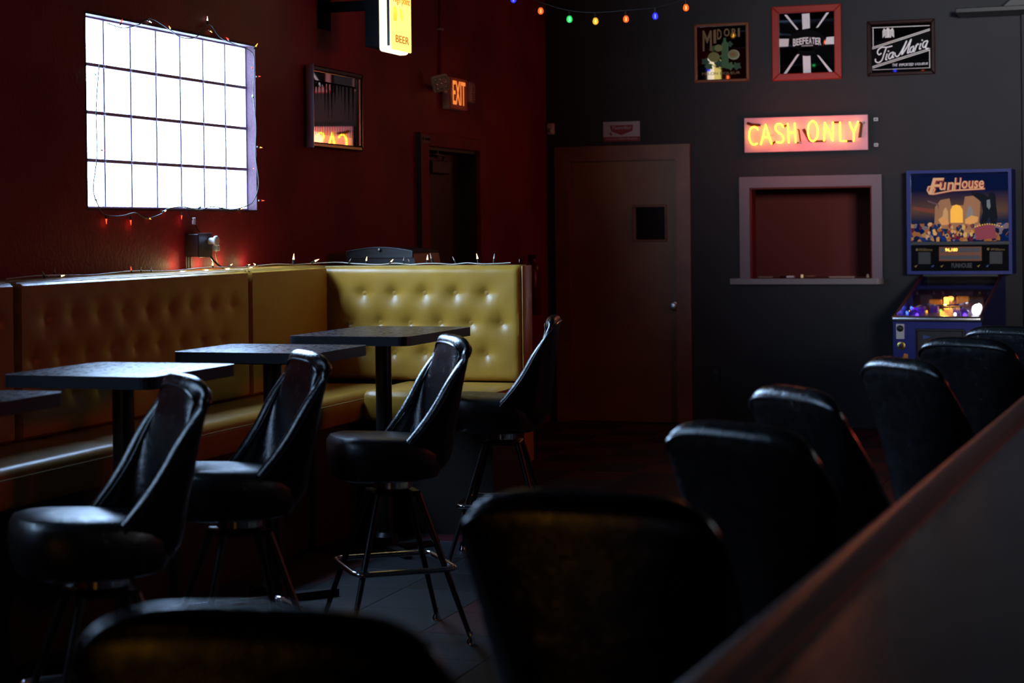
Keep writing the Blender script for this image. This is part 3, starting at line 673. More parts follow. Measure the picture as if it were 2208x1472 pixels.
strokes = [[(770, 740), (660, 765), (560, 765), (490, 810), (470, 870), (500, 910), (550, 880)], [(650, 770), (600, 900), (560, 1010), (490, 1065), (430, 1040), (430, 990)],
 [(665, 890), (635, 1000), (665, 1000)], [(790, 860), (720, 890), (690, 960), (720, 990), (770, 930), (795, 860), (770, 965), (800, 950)],
 [(820, 870), (830, 930), (880, 940), (960, 830), (1060, 640), (1010, 760), (955, 910), (1060, 770), (1150, 610), (1090, 800), (1075, 880), (1125, 850)],
 [(1205, 745), (1140, 780), (1120, 850), (1160, 860), (1205, 770), (1190, 850), (1220, 840)], [(1250, 720), (1222, 830)], [(1240, 770), (1275, 705), (1305, 718)],
 [(1345, 690), (1310, 800), (1345, 790)], [(1475, 640), (1400, 670), (1375, 750), (1410, 770), (1460, 690), (1480, 645), (1440, 760), (1450, 800), (1490, 785)]]
for ns_, st in enumerate(strokes):
    mb = MB(); q = [P(*p) for p in st]; sp = smooth_path([(p[0], 0, p[1]) for p in q], 5); strip(mb, [(p.x, p.z) for p in sp], 24*k, yf-.0014-.00012*ns_, yf-.0008); mb.build('lettering', 'print_white', o)
for c in ((690, 842), (1367, 632)):
    mb = MB(); mb.prism([P(*p) for p in ell(c[0], c[1], 16, 16, 10)], yf-.0014, yf-.0008); mb.build('lettering', 'print_white', o)
a = P(765, 1140); b = P(1475, 1062); wz = (b[0]-a[0]); 
for wd, f0, f1 in (('THE', 0, .15), ('IMPORTED', .19, .60), ('LIQUEUR', .64, 1)): text('lettering', wd, (a[0]+wz*f0, a[1], a[0]+wz*f1, b[1]), yf-.0006, 'print_white', o, shear=.25)
mb = MB(); mb.prism([P(*p) for p in ((575, 585), (575, 450), (605, 395), (640, 430), (665, 395), (685, 385), (710, 400), (735, 430), (780, 385), (805, 450), (808, 580), (780, 560), (745, 530), (750, 575), (620, 580), (640, 530), (600, 560))], yf-.0006, yf); mb.build('emblem_print', 'print_silver', o)
for q, (x_, dx) in enumerate(((600, -12), (630, -8), (660, -4), (720, 4), (752, 8), (782, 12))):
    mb = MB(); strip(mb, [P(x_, 440), P(x_+dx, 560)], 6*k, yf-.0009, yf-.0006); mb.build('emblem_line', 'print_black', o)

# tin beer sign above the wooden door
o = thing('tin_sign', 'small white and red tin beer sign above the wooden door', 'sign', (-3.889, YG, 2.166))
SW, SH = .290, .152
MB().box((0, -.006, 0), (SW, -.001, SH), .001, 1).build('panel', mat('tin_white', (.42, .38, .40), .5), o)
MB().box((0, -.0066, 0), (SW, -.006, .035)).build('band_print', 'print_red', o)
mb = MB(); mb.prism([(.052, .124), (.238, .124), (.232, .078), (.143, .047), (.064, .078)], -.0068, -.006); mb.build('shield_print', 'print_red', o)
mb = MB(); mb.prism([(.036, .065), (.055, .067), (.06, .078), (.066, .06), (.078, .052), (.066, .05), (.062, .038), (.056, .05), (.052, .06)], -.0068, -.006); mb.build('eagle_print', 'print_red', o)
M['tin_text'] = mat('tin_text', (.40, .34, .36), .5)
text('lettering', 'Yuengling', (.070, .084, .225, .118), -.0072, 'tin_text', o, shear=.25, off=.02)
text('lettering', "America's Oldest Brewery", (.02, .006, .272, .029), -.0072, 'tin_text', o)
for x in (.008, SW-.008): MB().cyl((x, -.0085, SH-.008), (x, -.006, SH-.008), .003, n=8).build('screw', 'steel', o)

# motion sensor and outlet
o = thing('motion_sensor', 'small white sensor box high in the wall corner', 'sensor', (-4.31, YG, 2.233)); MB().box((-.028, -.035, 0), (.030, 0, .088), .010, 3).build('housing', 'white_plastic', o, True); MB().box((-.018, -.039, .012), (.020, -.034, .045), .003, 2).build('lens', 'steel', o, True)
o = thing('wall_outlet', 'black wall outlet low on the grey wall right of the door', 'outlet', (-3.028, YG, .372)); MB().box((-.035, -.006, -.058), (.035, 0, .058), .003, 1).build('cover_plate', 'black_plastic', o)
for z in (-.030, .030): MB().lathe([(.0165, 0), (.0165, .004), (.012, .0045)], (0, -.006, z), 'Y', 14).build('socket', mat('socket_brown', (.06, .035, .03), .4), o)

# ------------------------------------------------------------------ neon sign
o = thing('neon_sign', 'glowing yellow CASH ONLY neon sign on pink board', 'sign', (-2.775, YG, 2.052))
PW, PH, PD = .918, .259, -.075
MB().box((0, PD, 0), (PW, PD+.012, PH), .003, 1).build('backing_board', 'neon_plate', o)
MB().box((.03, PD+.012, .03), (PW-.03, -.004, PH-.03)).build('transformer_box', 'black_metal', o)
kk = .000984
def NP(x, y, dy=-.028): return ((x-240)*kk, PD+dy, (385-.027*(x-240)-y)*1.012*kk)
letters = dict(C=[[(352, 215), (340, 198), (318, 192), (296, 205), (284, 240), (285, 280), (300, 315), (322, 325), (346, 315)]],
 A=[[(372, 326), (392, 250), (410, 172), (432, 250), (455, 322)], [(385, 270), (443, 268)]],
 S=[[(546, 196), (532, 176), (508, 170), (488, 182), (486, 208), (505, 232), (532, 252), (546, 278), (538, 302), (515, 310), (490, 303)]],
 H=[[(578, 166), (585, 312)], [(630, 163), (638, 310)], [(582, 236), (634, 234)]],
 O=[[(765, 148), (790, 165), (804, 222), (795, 275), (768, 298), (742, 280), (728, 225), (740, 170), (765, 148)]],
 N=[[(850, 298), (858, 158), (888, 225), (914, 298), (918, 156)]], L=[[(970, 156), (971, 296), (1020, 297)]], Y=[[(1042, 156), (1054, 195), (1072, 225), (1090, 190), (1105, 152)], [(1072, 225), (1070, 300)]])
for ch, sts in letters.items():
    mb = MB()
    for st in sts:
        sharp = ch in 'NLHA' or len(st) < 4
        q = [NP(*p) for p in st]; mb.tube(q if sharp else smooth_path(q, 4), .0048, 8)
    mb.build('letter_tube', 'neon', o, True)
for st in (((265, 165), (300, 180), (370, 182)), ((268, 160), (310, 172), (365, 176)), ((455, 322), (480, 300)), ((545, 190), (570, 180)), ((640, 310), (672, 305), (660, 215), (650, 210)), ((690, 210), (740, 300)), ((700, 205), (752, 295)), ((770, 298), (860, 296)), ((925, 158), (970, 158)), ((1005, 296), (1060, 296)), ((1110, 160), (1125, 165), (1108, 272)), ((1118, 160), (1134, 165), (1120, 270))):
    MB().tube([NP(p[0], p[1], -.017) for p in st], .0068, 8).build('blocked_tube', 'tube_dark', o, True)
for x, y in ((375, 180), (672, 308), (752, 300), (1140, 163), (450, 255)):
    p = NP(x, y, -.018); MB().cyl((p[0], PD, p[2]), (p[0], PD-.03, p[2]), .010, .006, 10).build('tube_support', mat('glass_stub', (.5, .5, .5), .2), o)
for z in (.225, .037):
    c = MB().box((.952, -.02, z-.013), (.985, -.001, z+.013), .003, 1).build('mounting_clip', 'white_plastic', o); MB().box((.960, -.023, z-.004), (.977, -.0195, z+.003)).build('slot', 'black_plastic', c)
for x in (.24, .46, .68): point('neon_glow', (x, PD-.24, .13), 1.5, (1.0, .15, .10), .08, o)

# ------------------------------------------------------------------ black shelf top right
o = thing('wall_shelf', 'black steel wall shelf at the top right corner', 'shelf', (-1.197, YG-.06, 2.99))
MB().box((0, -.30, .0), (1.1, .06, .035), .004, 1).build('shelf_board', 'black_metal', o)
mb = MB(); mb.prism([(.32, .035), (.46, .16), (1.1, .16), (1.1, .035)], -.25, .0); mb.build('speaker_box', 'black_plastic', o)

# ------------------------------------------------------------------ red wall things
RX = R(90)
# spirits mirror that reflects the neon
o = thing('framed_mirror', 'dark-framed mirror on the red wall reflecting the neon letters', 'mirror', (XR+.012, 9.35, 1.967), RX+.0097)
o.rotation_euler = (.0092, 0, RX+.0097)
w_, h_ = .740, .455; frame_bars(o, w_, h_, .030, .035, 'black_frame', .008)
MB().box((.027, -.018, .027), (w_-.027, -.006, h_-.027)).build('mirror_glass', mat('spirits_mirror', (.62, .55, .58), .02, metal=1.0), o)
MB().box((-.003, -.047, -.003), (.0, -.001, h_+.003)).build('outer_edge', 'steel', o)
MB().box((w_-.052, -.030, .031), (w_-.036, -.018, h_-.031), .003, 1).build('inner_bead', 'steel', o)
mb = MB(); random.seed(3); x = .06
while x < w_-.09:
    l = random.choice((.07, .12, .17, .20, .1)); wd = random.uniform(.018, .034)
    mb.prism([(x, h_-.085), (x+wd, h_-.085), (x+wd*.6, h_-.085-l*.7), (x+wd*.5, h_-.085-l), (x+wd*.4, h_-.085-l*.7)], -.0186, -.018); x += wd+random.uniform(.012, .035)
mb.box((.05, -.0186, h_-.09), (w_-.075, -.018, h_-.080)); mb.build('drip_print', 'print_black', o)
M['etch'] = mat('faint_etch', (.10, .06, .07), .5); 
mb = MB()
for i in range(26): xx = .06+.0235*i; mb.box((xx, -.0185, .075), (xx+.005, -.018, .135+.03*random.random()))
mb.build('pleat_print', 'etch', o)

# beer sign
o = thing('lit_beer_sign', 'lit yellow beer box sign high on the red wall', 'sign', (-3.88, 9.49, 2.49), RX)
MB().box((.0, .012, .0), (.29, .078, .66), .018, 3).build('light_body', 'sign_side', o, True)
MB().box((.006, -.0, .012), (.30, .0105, .66), .006, 2).build('face_panel', 'sign_face', o, True)
MB().box((-.003, .0104, .03), (.0, .022, .655)).build('edge_trim', 'black_plastic', o)
MB().box((-.001, .022, .03), (.0, .026, .655)).build('edge_trim', 'black_plastic', o)
text('lettering', 'BEER', (.06, .055, .255, .095), -.0008, 'sign_text', o)
text('lettering', 'High point', (.03, .262, .275, .318), -.0008, 'sign_text', o)
mb = MB(); mb.prism([(.03, .17), (.075, .17), (.085, .2), (.08, .24), (.05, .26), (.03, .24)], -.0006, -.0001); mb.prism([(.13, .24), (.16, .245), (.15, .225), (.17, .21), (.16, .17), (.13, .21), (.12, .25)], -.0006, -.0001); mb.build('emblem_print', 'sign_mark', o)
MB().box((.02, .078, .03), (.27, .17, .60), .01, 2).build('housing', 'print_black', o)
MB().box((.10, .17, .25), (.18, .47, .30)).build('wall_bracket', 'print_black', o); MB().box((.06, .462, .15), (.22, .47, .45)).build('bracket_plate', 'print_black', o)
point('sign_glow', (.15, -.12, .3), 1.6, (1.0, .72, .2), .08, o)

# exit sign
o = thing('exit_sign', 'lit EXIT sign with emergency lamp head above the red wall doorway', 'sign', (XR, 11.50, 2.30), RX)
MB().box((.0, -.058, .0), (.325, -.001, .215), .008, 2).build('housing', 'white_plastic', o, True)
MB().box((.003, -.063, .003), (.322, -.057, .212), .002, 1).build('face', 'exit_face', o)
text('lettering', 'EXIT', (.045, .034, .285, .192), -.0635, 'exit_text', o, off=.01)
hd = MB().box((-.056, -.022, -.056), (.056, .022, .056), .016, 3).build('lamp_head', 'white_plastic', o, True); hd.location = (-.25, -.085, .150); hd.rotation_euler = (R(10), R(-14), R(-55))
MB().box((-.046, -.026, -.046), (.046, -.0215, .046), .010, 2).build('lens', 'lamp_lens', hd, True)
mb = MB()
for i in range(3):
    for j in range(3): mb.ball((-.029+.029*i, -.026, -.029+.029*j), .009, .005, .009, 8)
mb.build('lens_prism', 'chrome', hd, True)
MB().cyl((-.22, -.06, .13), (.01, -.03, .11), .013, n=10).build('lamp_arm', 'white_plastic', o, True)
point('exit_glow', (.17, -.16, .11), .12, (1, .25, .06), .03, o)
o = thing('alarm_strobe', 'small rounded white alarm strobe right of the exit sign', 'alarm', (XR, 11.98, 2.44), RX)
MB().box((-.06, -.05, -.075), (.06, -.001, .075), .022, 4).build('housing', mat('strobe_body', (.42, .30, .33), .4), o, True)
mb = MB(); mb.prism([(-.012, .005), (.018, .005), (.003, .05)], -.0508, -.05); 
for z in (-.01, -.025, -.04, -.055): mb.box((-.03, -.0508, z-.004), (.035, -.05, z+.003))
mb.build('marking', 'print_red', o)
o = thing('conduit', 'thin painted conduit running up the red wall from the exit sign', 'pipe', (XR, 11.45, 2.515))
MB().tube([(.012, 0, 0), (.012, .02, .4), (.012, .03, 1.14)], .010, 10).build('pipe', 'red_wall', o, True); MB().box((.0, -.02, .3), (.024, .04, .315)).build('pipe_clip', 'steel', o)

# black cabinet behind the end booth
o = thing('speaker_cabinet', 'black cabinet with arched grey-edged top behind the yellow booth', 'cabinet', (-4.02, 9.62, 0))
mb = MB(); arc = [(-.20, 1.365)] + [(-.20+.40*i/12, 1.388+.022*math.sin(math.pi*i/12)) for i in range(13)] + [(.20, 1.365)]
mb.prism([(-.215, 0), (-.215, 1.30), (-.20, 1.37)]+[(x, z-.006) for x, z in arc[1:-1]]+[(.20, 1.37), (.215, 1.30), (.215, 0)], 0, .40); mb.build('body', 'black_plastic', o)
mb = MB(); outer = arc; inner = [(x*.985, z-.005) for x, z in arc]; mb.prism(outer+inner[::-1], -.012, .0); mb.build('top_trim', mat('grey_trim', (.09, .10, .11), .4), o)
MB().box((-.20, -.010, 1.348), (.20, 0, 1.366)).build('top_band', mat('dark_band', (.02, .024, .027), .4), o)
MB().lathe([(.009, 0), (.009, .006), (.004, .008)], (-.0, -.010, 1.392), 'Y', 12).build('lock', 'steel', o)

# extinguisher
o = thing('fire_extinguisher', 'dark red fire extinguisher on the red wall beside the booth end', 'extinguisher', (XR+.085, 13.15, .86))
MB().lathe([(.055, 0), (.062, .01), (.062, .33), (.050, .37), (.025, .395), (.022, .42)], n=20).build('cylinder', 'ext_red', o, True)
MB().box((-.02, -.06, .42), (.02, .03, .45), .005, 1).build('valve', 'black_metal', o); MB().tube(smooth_path([(0, -.05, .43), (.0, -.09, .40), (.0, -.085, .2), (.0, -.075, .08)]), .009, 8).build('hose', 'black_plastic', o, True)
MB().box((-.083, -.03, .25), (-.06, .03, .30)).build('bracket', 'black_metal', o)

# junction box with plug-in things under the window
o = thing('junction_box', 'dark electrical box on the red wall below the window', 'electrical box', (XR, 7.975, 1.385), RX)
M['dkred'] = mat('dark_box_paint', (.02, .007, .012), .4)
MB().box((0, -.075, 0), (.13, 0, .11), .004, 1).build('box_body', 'dkred', o); MB().box((-.004, -.079, -.004), (.134, -.075, .114), .002, 1).build('cover', 'dkred', o)
MB().tube([(.02, -.012, 0), (.02, -.012, -.058)], .010, 8).build('conduit_stub', 'dkred', o, True)
q = MB().lathe([(.016, 0), (.016, .03), (.024, .032), (.026, .042), (.022, .046)], (.10, -.079, .075), 'Y', 16).build('plug_adapter', 'white_plastic', o, True)
q = MB().box((.118, -.115, .025), (.150, -.085, .055), .006, 2).build('plug', 'white_plastic', o, True)
MB().tube(smooth_path([(.135, -.10, .027), (.13, -.10, .0), (.16, -.10, -.04), (.20, -.10, -.055)]), .0028, 6).build('plug_cord', 'white_cable', o, True)
MB().tube(smooth_path([(.11, -.08, .0), (.12, -.10, -.03), (.17, -.11, -.055), (.22, -.10, -.054)]), .0055, 6).build('black_cord', 'black_plastic', o, True)
MB().tube(smooth_path([(.10, -.085, .075), (.075, -.04, .12), (.055, -.02, .17), (.0, -.01, .235)]), .0022, 6).build('upper_cord', 'black_plastic', o, True)
MB().box((.048, -.028, .155), (.066, -.014, .190), .003, 1).build('inline_plug', 'white_plastic', o)

# ------------------------------------------------------------------ pinball machine
pb = thing('pinball_machine', 'lit blue pinball machine by the grey wall at the right edge', 'pinball machine', (-1.245, 12.43, 0), R(-3.05))
HW = .287
def side(x0, x1, m='blue'):
    mb = MB(); v = [(0, .42), (0, .885), (.06, .905), (1.12, 1.128), (1.30, 1.128), (1.30, .35)]
    a = [mb.bm.verts.new((x0, y, z)) for y, z in v]; b = [mb.bm.verts.new((x1, y, z)) for y, z in v]
    mb.bm.faces.new(a); mb.bm.faces.new(b[::-1])
    for i in range(6): j = (i+1) % 6; mb.bm.faces.new((a[i], b[i], b[j], a[j]))
    return mb.build('cabinet_side', m, pb)
side(-HW, -HW+.02); side(HW-.02, HW)
mb = MB(); mb.box((-HW+.021, 0, .42), (HW-.021, .02, .865)); mb.box((-HW+.021, 1.28, .35), (HW-.021, 1.30, 1.03)); mb.box((-HW+.021, .021, .42), (HW-.021, 1.279, .45)); mb.build('cabinet_front', 'blue', pb)
MB().box((-HW-.006, -.035, .862), (HW+.006, .05, .897), .012, 3).build('lockdown_bar', 'steel', pb, True)
def slope_z(y): return .905+(y-.06)*(.222/1.06)
mb = MB(); xs = HW-.021
v = [(-xs, .05, slope_z(.05)-.003), (xs, .05, slope_z(.05)-.003), (xs, 1.11, slope_z(1.11)-.003), (-xs, 1.11, slope_z(1.11)-.003)]
t_ = [mb.bm.verts.new(p) for p in v]; b_ = [mb.bm.verts.new((p[0], p[1], p[2]-.005)) for p in v]
mb.bm.faces.new(t_); mb.bm.faces.new(b_[::-1])
for i in range(4): j = (i+1) % 4; mb.bm.faces.new((t_[i], b_[i], b_[j], t_[j]))
mb.build('playfield_glass', thin_glass('playfield_glass', (1, 1, 1), .6), pb)
for sx in (-1, 1):
    mb = MB(); mb.tube([(sx*(HW-.010), .03, .897), (sx*(HW-.010), 1.10, slope_z(1.10)+.004)], .011, 8); mb.build('side_rail', mat('dark_side_rail', (.06, .01, .006), .3), pb, True)
M['playfield'] = mat('playfield_print', (.16, .06, .12), .4, var=(.10, .10, .26), vscale=14)
mb = MB(); mb.bm.faces.new([mb.bm.verts.new(p) for p in ((-xs, .05, .85), (xs, .05, .85), (xs, 1.12, 1.055), (-xs, 1.12, 1.055))]); mb.build('playfield', 'playfield', pb)
def pz(y): return .85+(y-.05)*(.205/1.07)
E_or, E_pu, E_wh, E_bl = emi('amber_lamp', (1, .42, .05), 4), emi('violet_lamp', (.16, .05, 1), 5), emi('white_lamp', (.9, .95, 1), 9), emi('blue_lamp', (.08, .25, 1), 4)
M['orange_plastic'] = mat('orange_plastic', (.5, .18, .03), .4, emis=(1, .35, .03), es=.25)
M['purple_plastic'] = mat('purple_plastic', (.12, .03, .35), .35, emis=(.2, .03, .9), es=.15)
for (x, y, s_, m_) in ((.0, .24, .018, E_or), (-.20, .24, .012, E_bl), (-.165, .22, .012, E_pu), (-.245, .3, .010, E_bl), (.08, .26, .010, E_wh), (.15, .22, .014, E_pu), (-.03, .36, .009, emi('green_lamp', (.3, 1, .1), 3)), (-.12, .34, .008, E_or), (.21, .32, .030, E_wh), (.215, .42, .022, E_wh), (-.24, .44, .009, E_bl)):
    z = pz(y); q = MB().lathe([(s_*.7, 0), (s_, s_*.6), (s_*.8, s_*1.6), (0, s_*2.1)], (x, y, z), n=12).build('lamp', m_, pb, True)
mb = MB(); mb.box((-.018, .42, pz(.42)), (.012, .45, pz(.42)+.085), .005, 1); mb.build('lit_column', E_or, pb)
for (a, b, m_) in (((-.13, .50), (-.05, .58), 'orange_plastic'), ((-.20, .30), (-.13, .38), 'purple_plastic'), ((-.10, .34), (-.045, .40), 'purple_plastic'), ((.06, .30), (.12, .36), 'purple_plastic'), ((.04, .60), (.12, .66), 'orange_plastic')):
    MB().box((a[0], a[1], pz(a[1])-.005), (b[0], b[1], pz(a[1])+.05), .008, 2).build('target_bank', m_, pb)
mb = MB(); mb.tube(smooth_path([(-.22, .2, pz(.2)+.04), (-.15, .35, pz(.35)+.05), (.0, .33, pz(.33)+.05), (.15, .42, pz(.42)+.05), (.2, .7, pz(.7)+.05)]), .006, 6); mb.build('wire_ramp', 'chrome', pb, True)
MB().box((-.03, .28, pz(.28)+.045), (.13, .31, pz(.28)+.055), .003, 1).build('arch_cover', 'black_plastic', pb)
for x in (-.20, .14): MB().lathe([(.024, 0), (.024, .02), (.032, .03), (.02, .045), (0, .05)], (x, .25, pz(.25)), n=16).build('bumper', 'purple_plastic', pb, True)
for sx in (-1, 1):
    mb = MB(); mb.prismz([(sx*.10, .115), (sx*.10, .09), (sx*.03, .075), (sx*.028, .083)], .872, .885); mb.build('flipper', 'white_plastic', pb)
point('playfield_lamp', (0, .36, .96), .75, (1, .5, .12), .02, pb); point('playfield_lamp', (-.2, .30, .93), .75, (.2, .08, 1), .02, pb); point('playfield_lamp', (.2, .35, .95), .75, (.85, .9, 1), .02, pb); point('playfield_lamp', (0, .62, 1.0), .75, (1, .38, .08), .02, pb)
# front furniture
MB().box((-HW+.02, -.004, .745), (-HW+.075, 0, .845), .003, 1).build('start_plate', 'white_plastic', pb)
MB().lathe([(.022, 0), (.022, .006), (.016, .012), (0, .014)], (-HW+.047, -.004, .815), 'Y', 16).build('launch_knob', 'black_plastic', pb, True)
MB().lathe([(.027, 0), (.027, .004), (.017, .006)], (-HW+.053, 0, .700), 'Y', 20).build('button_ring', 'gold', pb, True); MB().lathe([(.016, .004), (.014, .011), (0, .013)], (-HW+.053, 0, .700), 'Y', 16).build('start_button', 'black_plastic', pb, True)
MB().box((-.14, -.006, .44), (.18, 0, .815), .006, 2).build('coin_door', mat('coin_door_black', (.025, .025, .027), .35), pb)
MB().tube([(-.13, -.008, .46), (-.13, -.008, .80), (.165, -.008, .80), (.165, -.008, .46)], .004, 6).build('coin_door_frame', 'black_metal', pb, True)
MB().prism([(-.09, .745), (-.09, .775), (-.04, .762)], -.008, -.006).build('coin_label', mat('label_blue', (.04, .09, .3), .4), pb)
MB().prism([(-.235, .60), (-.19, .60), (-.19, .645), (-.215, .65)], -.002, 0).build('cabinet_art', mat('art_orange', (.7, .25, .03), .5), pb)
for sx in (-1, 1):
    for y in (.0, 1.28): MB().cyl((sx*(HW+.002), y+.01, .0), (sx*(HW-.01), y+.01, .60 if y < .5 else .55), .020, .024, 8).build('leg', 'chrome', pb)
# backbox
yb = 1.03; BW = .365
mb = MB(); mb.box((-BW, yb, 1.145), (-BW+.028, yb+.25, 1.885)); mb.box((BW-.022, yb, 1.145), (BW, yb+.25, 1.885)); mb.box((-BW+.028, yb, 1.863), (BW-.022, yb+.25, 1.885)); mb.box((-BW+.028, yb, 1.145), (BW-.022, yb+.25, 1.168)); mb.box((-BW+.028, yb+.23, 1.168), (BW-.022, yb+.25, 1.863)); mb.build('backbox', 'blue', pb)
MB().box((-.26, yb+.05, 1.129), (.26, yb+.24, 1.1445)).build('neck', 'black_plastic', pb)
def BP(x, y): return ((x-740)*.000537, 1.885-(y-90)*.00056)
bm_ = bpy.data.materials.new('backglass_print'); bm_.use_nodes = True; N, L = nt(bm_); b = N['Principled BSDF']
tc = N.new('ShaderNodeTexCoord'); sep = N.new('ShaderNodeSeparateXYZ'); L.new(tc.outputs['Object'], sep.inputs[0])
vo = N.new('ShaderNodeTexVoronoi'); vo.inputs['Scale'].default_value = 34; L.new(tc.outputs['Object'], vo.inputs['Vector'])
cr = N.new('ShaderNodeValToRGB'); cr.color_ramp.interpolation = 'CONSTANT'
cols = [(0, (.005, .02, .10)), (.22, (.55, .20, .05)), (.38, (.02, .05, .22)), (.5, (.65, .33, .12)), (.62, (.18, .02, .05)), (.72, (.01, .02, .06)), (.85, (.30, .22, .25))]
e = cr.color_ramp.elements; e[0].position = 0; e[0].color = (*cols[0][1], 1); e[1].position = cols[1][0]; e[1].color = (*cols[1][1], 1)
for p_, c_ in cols[2:]: q = e.new(p_); q.color = (*c_, 1)
sc = N.new('ShaderNodeSeparateColor'); L.new(vo.outputs['Color'], sc.inputs[0]); L.new(sc.outputs[0], cr.inputs[0])
c2 = N.new('ShaderNodeValToRGB'); e = c2.color_ramp.elements; e[0].position = .30; e[0].color = (.02, .03, .075, 1); e[1].position = .75; e[1].color = (.005, .012, .06, 1)
q = e.new(.45); q.color = (.18, .09, .06, 1)
mr = N.new('ShaderNodeMapRange'); mr.inputs[1].default_value = 1.38; mr.inputs[2].default_value = 1.86; L.new(sep.outputs[2], mr.inputs[0]); L.new(mr.outputs[0], c2.inputs[0])
lt = N.new('ShaderNodeMath'); lt.operation = 'LESS_THAN'; lt.inputs[1].default_value = 1.505; L.new(sep.outputs[2], lt.inputs[0])
mx = N.new('ShaderNodeMix'); mx.data_type = 'RGBA'; L.new(lt.outputs[0], mx.inputs[0]); L.new(c2.outputs[0], mx.inputs[6]); L.new(cr.outputs[0], mx.inputs[7])
L.new(mx.outputs[2], b.inputs['Base Color']); L.new(mx.outputs[2], b.inputs['Emission Color']); b.inputs['Roughness'].default_value = .08; b.inputs['Emission Strength'].default_value = .12
x0, z0 = BP(112, 995); x1, z1 = BP(1390, 145)
tl = MB().box((x0, yb+.012, z0), (x1, yb+.016, z1)).build('backglass', bm_, pb)
def art(name, pts, col, es, d=.0005):
    key = 'art_%02d' % len([k for k in M if k.startswith('art_')]); M[key] = mat('backglass_'+name, tuple(c*.6 for c in col), .2, emis=col, es=es*.72)
    return MB().prism([BP(*p) for p in pts], yb+.012-d, yb+.012).build(name, key, tl)
art('house_print', [(420, 760), (430, 560), (500, 470), (620, 450), (640, 540), (800, 540), (820, 430), (950, 420), (1020, 500), (1000, 780), (900, 860), (480, 830)], (.50, .24, .12), .45)
art('house_print', [(520, 720), (540, 600), (570, 560), (600, 620), (600, 720)], (.75, .42, .18), .6, .001)
art('house_print', [(830, 700), (850, 600), (880, 540), (920, 600), (930, 700)], (.35, .30, .30), .5, .001)
art('archway_print', [(630, 760), (630, 600), (660, 545), (710, 530), (760, 548), (790, 600), (790, 760)], (1.0, .50, .07), .95, .0012)
art('cloud_print', [(470, 720), (520, 680), (600, 720), (610, 780), (520, 790)], (.8, .36, .12), .7, .0014)
art('cloud_print', [(820, 720), (900, 670), (990, 690), (980, 750), (900, 785), (820, 770)], (.85, .40, .12), .7, .0014)
art('coaster_print', [(140, 545), (420, 590), (420, 640), (150, 590)], (.30, .07, .04), .4, .0008)
art('coaster_print', [(330, 470), (480, 520), (480, 610), (460, 530), (340, 490)], (.25, .12, .14), .4, .0008)
art('ticket_booth_print', [(940, 840), (1000, 800), (1100, 780), (1200, 790), (1220, 960), (960, 980)], (.35, .07, .10), .5, .0008)
art('showman_print', [(1130, 400), (1180, 380), (1215, 420), (1220, 520), (1240, 700), (1210, 790), (1150, 790), (1130, 690), (1080, 790), (1010, 800), (1050, 620), (1030, 500), (900, 400), (900, 370), (1060, 400), (1120, 440)], (.006, .009, .016), .3, .0016)
art('showman_print', [(1100, 480), (1140, 470), (1150, 560), (1130, 600), (1100, 560)], (.25, .26, .28), .5, .0018)
random.seed(11)
for i in range(46):
    x = random.uniform(330, 940); y = random.uniform(800, 960) if x > 480 else random.uniform(760, 970); s_ = random.uniform(14, 30)
    art('crowd_print', [(x+s_*math.cos(a)*random.uniform(.7, 1.2), y+s_*1.2*math.sin(a)*random.uniform(.7, 1.2)) for a in [k*math.pi/4 for k in range(8)]], random.choice(((.75, .34, .08), (.9, .5, .15), (.01, .03, .10), (.02, .05, .12), (.3, .05, .04), (.8, .42, .2))), .55, .0012+.00004*i)
for i in range(12): art('bulb_print', [(950+i*31+9*math.cos(a), 815-34*math.sin(i/11*math.pi)+9*math.sin(a)) for a in [k*math.pi/3 for k in range(6)]], (.9, .55, .08), .8, .004)
M['fh_red'] = mat('logo_red', (.25, .02, .015), .3, emis=(.25, .02, .015), es=.5); M['fh_peach'] = mat('logo_peach', (.62, .33, .16), .3, emis=(.62, .33, .16), es=.5)
yy = yb+.0095
for m_, off, dy in (('fh_red', .055, .0008), ('fh_peach', .012, 0)):
    o_ = 0 if m_ == 'fh_peach' else 8
    a = BP(345+o_, 395); c = BP(590+o_, 188); text('lettering', 'F', (a[0], a[1]+.0, c[0]-.02, c[1]), yy+dy, m_, tl, shear=.25, off=off)
    a = BP(490+o_, 345); c = BP(680+o_, 245); xm = (a[0]+c[0])/2; text('lettering', 'u', (a[0], a[1], xm-.003, c[1]), yy+dy, m_, tl, shear=.15, off=off); text('lettering', 'n', (xm+.003, a[1], c[0], c[1]), yy+dy, m_, tl, shear=.15, off=off)
    a = BP(680+o_, 345); c = BP(775+o_, 190); text('lettering', 'H', (a[0], a[1], c[0], c[1]), yy+dy, m_, tl, shear=.15, off=off)
    a = BP(780+o_, 330); c = BP(1065+o_, 230); text('lettering', 'ouse', (a[0], a[1], c[0], c[1]), yy+dy, m_, tl, shear=.15, off=off)
    mb = MB(); strip(mb, [BP(*p) for p in ((330+o_, 350), (345+o_, 300), (400+o_, 290), (430+o_, 330), (400+o_, 395), (360+o_, 390), (335+o_, 350))], .010 if m_ == 'fh_peach' else .016, yy+dy-.0005, yy+dy); strip(mb, [BP(*p) for p in ((400+o_, 395), (650+o_, 352), (1075+o_, 335))], .009 if m_ == 'fh_peach' else .015, yy+dy-.0005, yy+dy); mb.build('logo_swash', m_, tl)
x0, z0 = BP(112, 1005); x1, z1 = BP(1390, 148)
MB().box((x0, yb+.002, z0), (x1, yb+.005, z1)).build('backglass_pane', thin_glass('backglass_pane', (1, 1, 1), 1.5), pb)
x0, z0 = BP(108, 1040); x1, z1 = BP(1395, 996); MB().box((x0, yb-.004, z0), (x1, yb+.02, z1), .003, 1).build('divider_rail', mat('dark_rail', (.05, .055, .06), .3), pb)
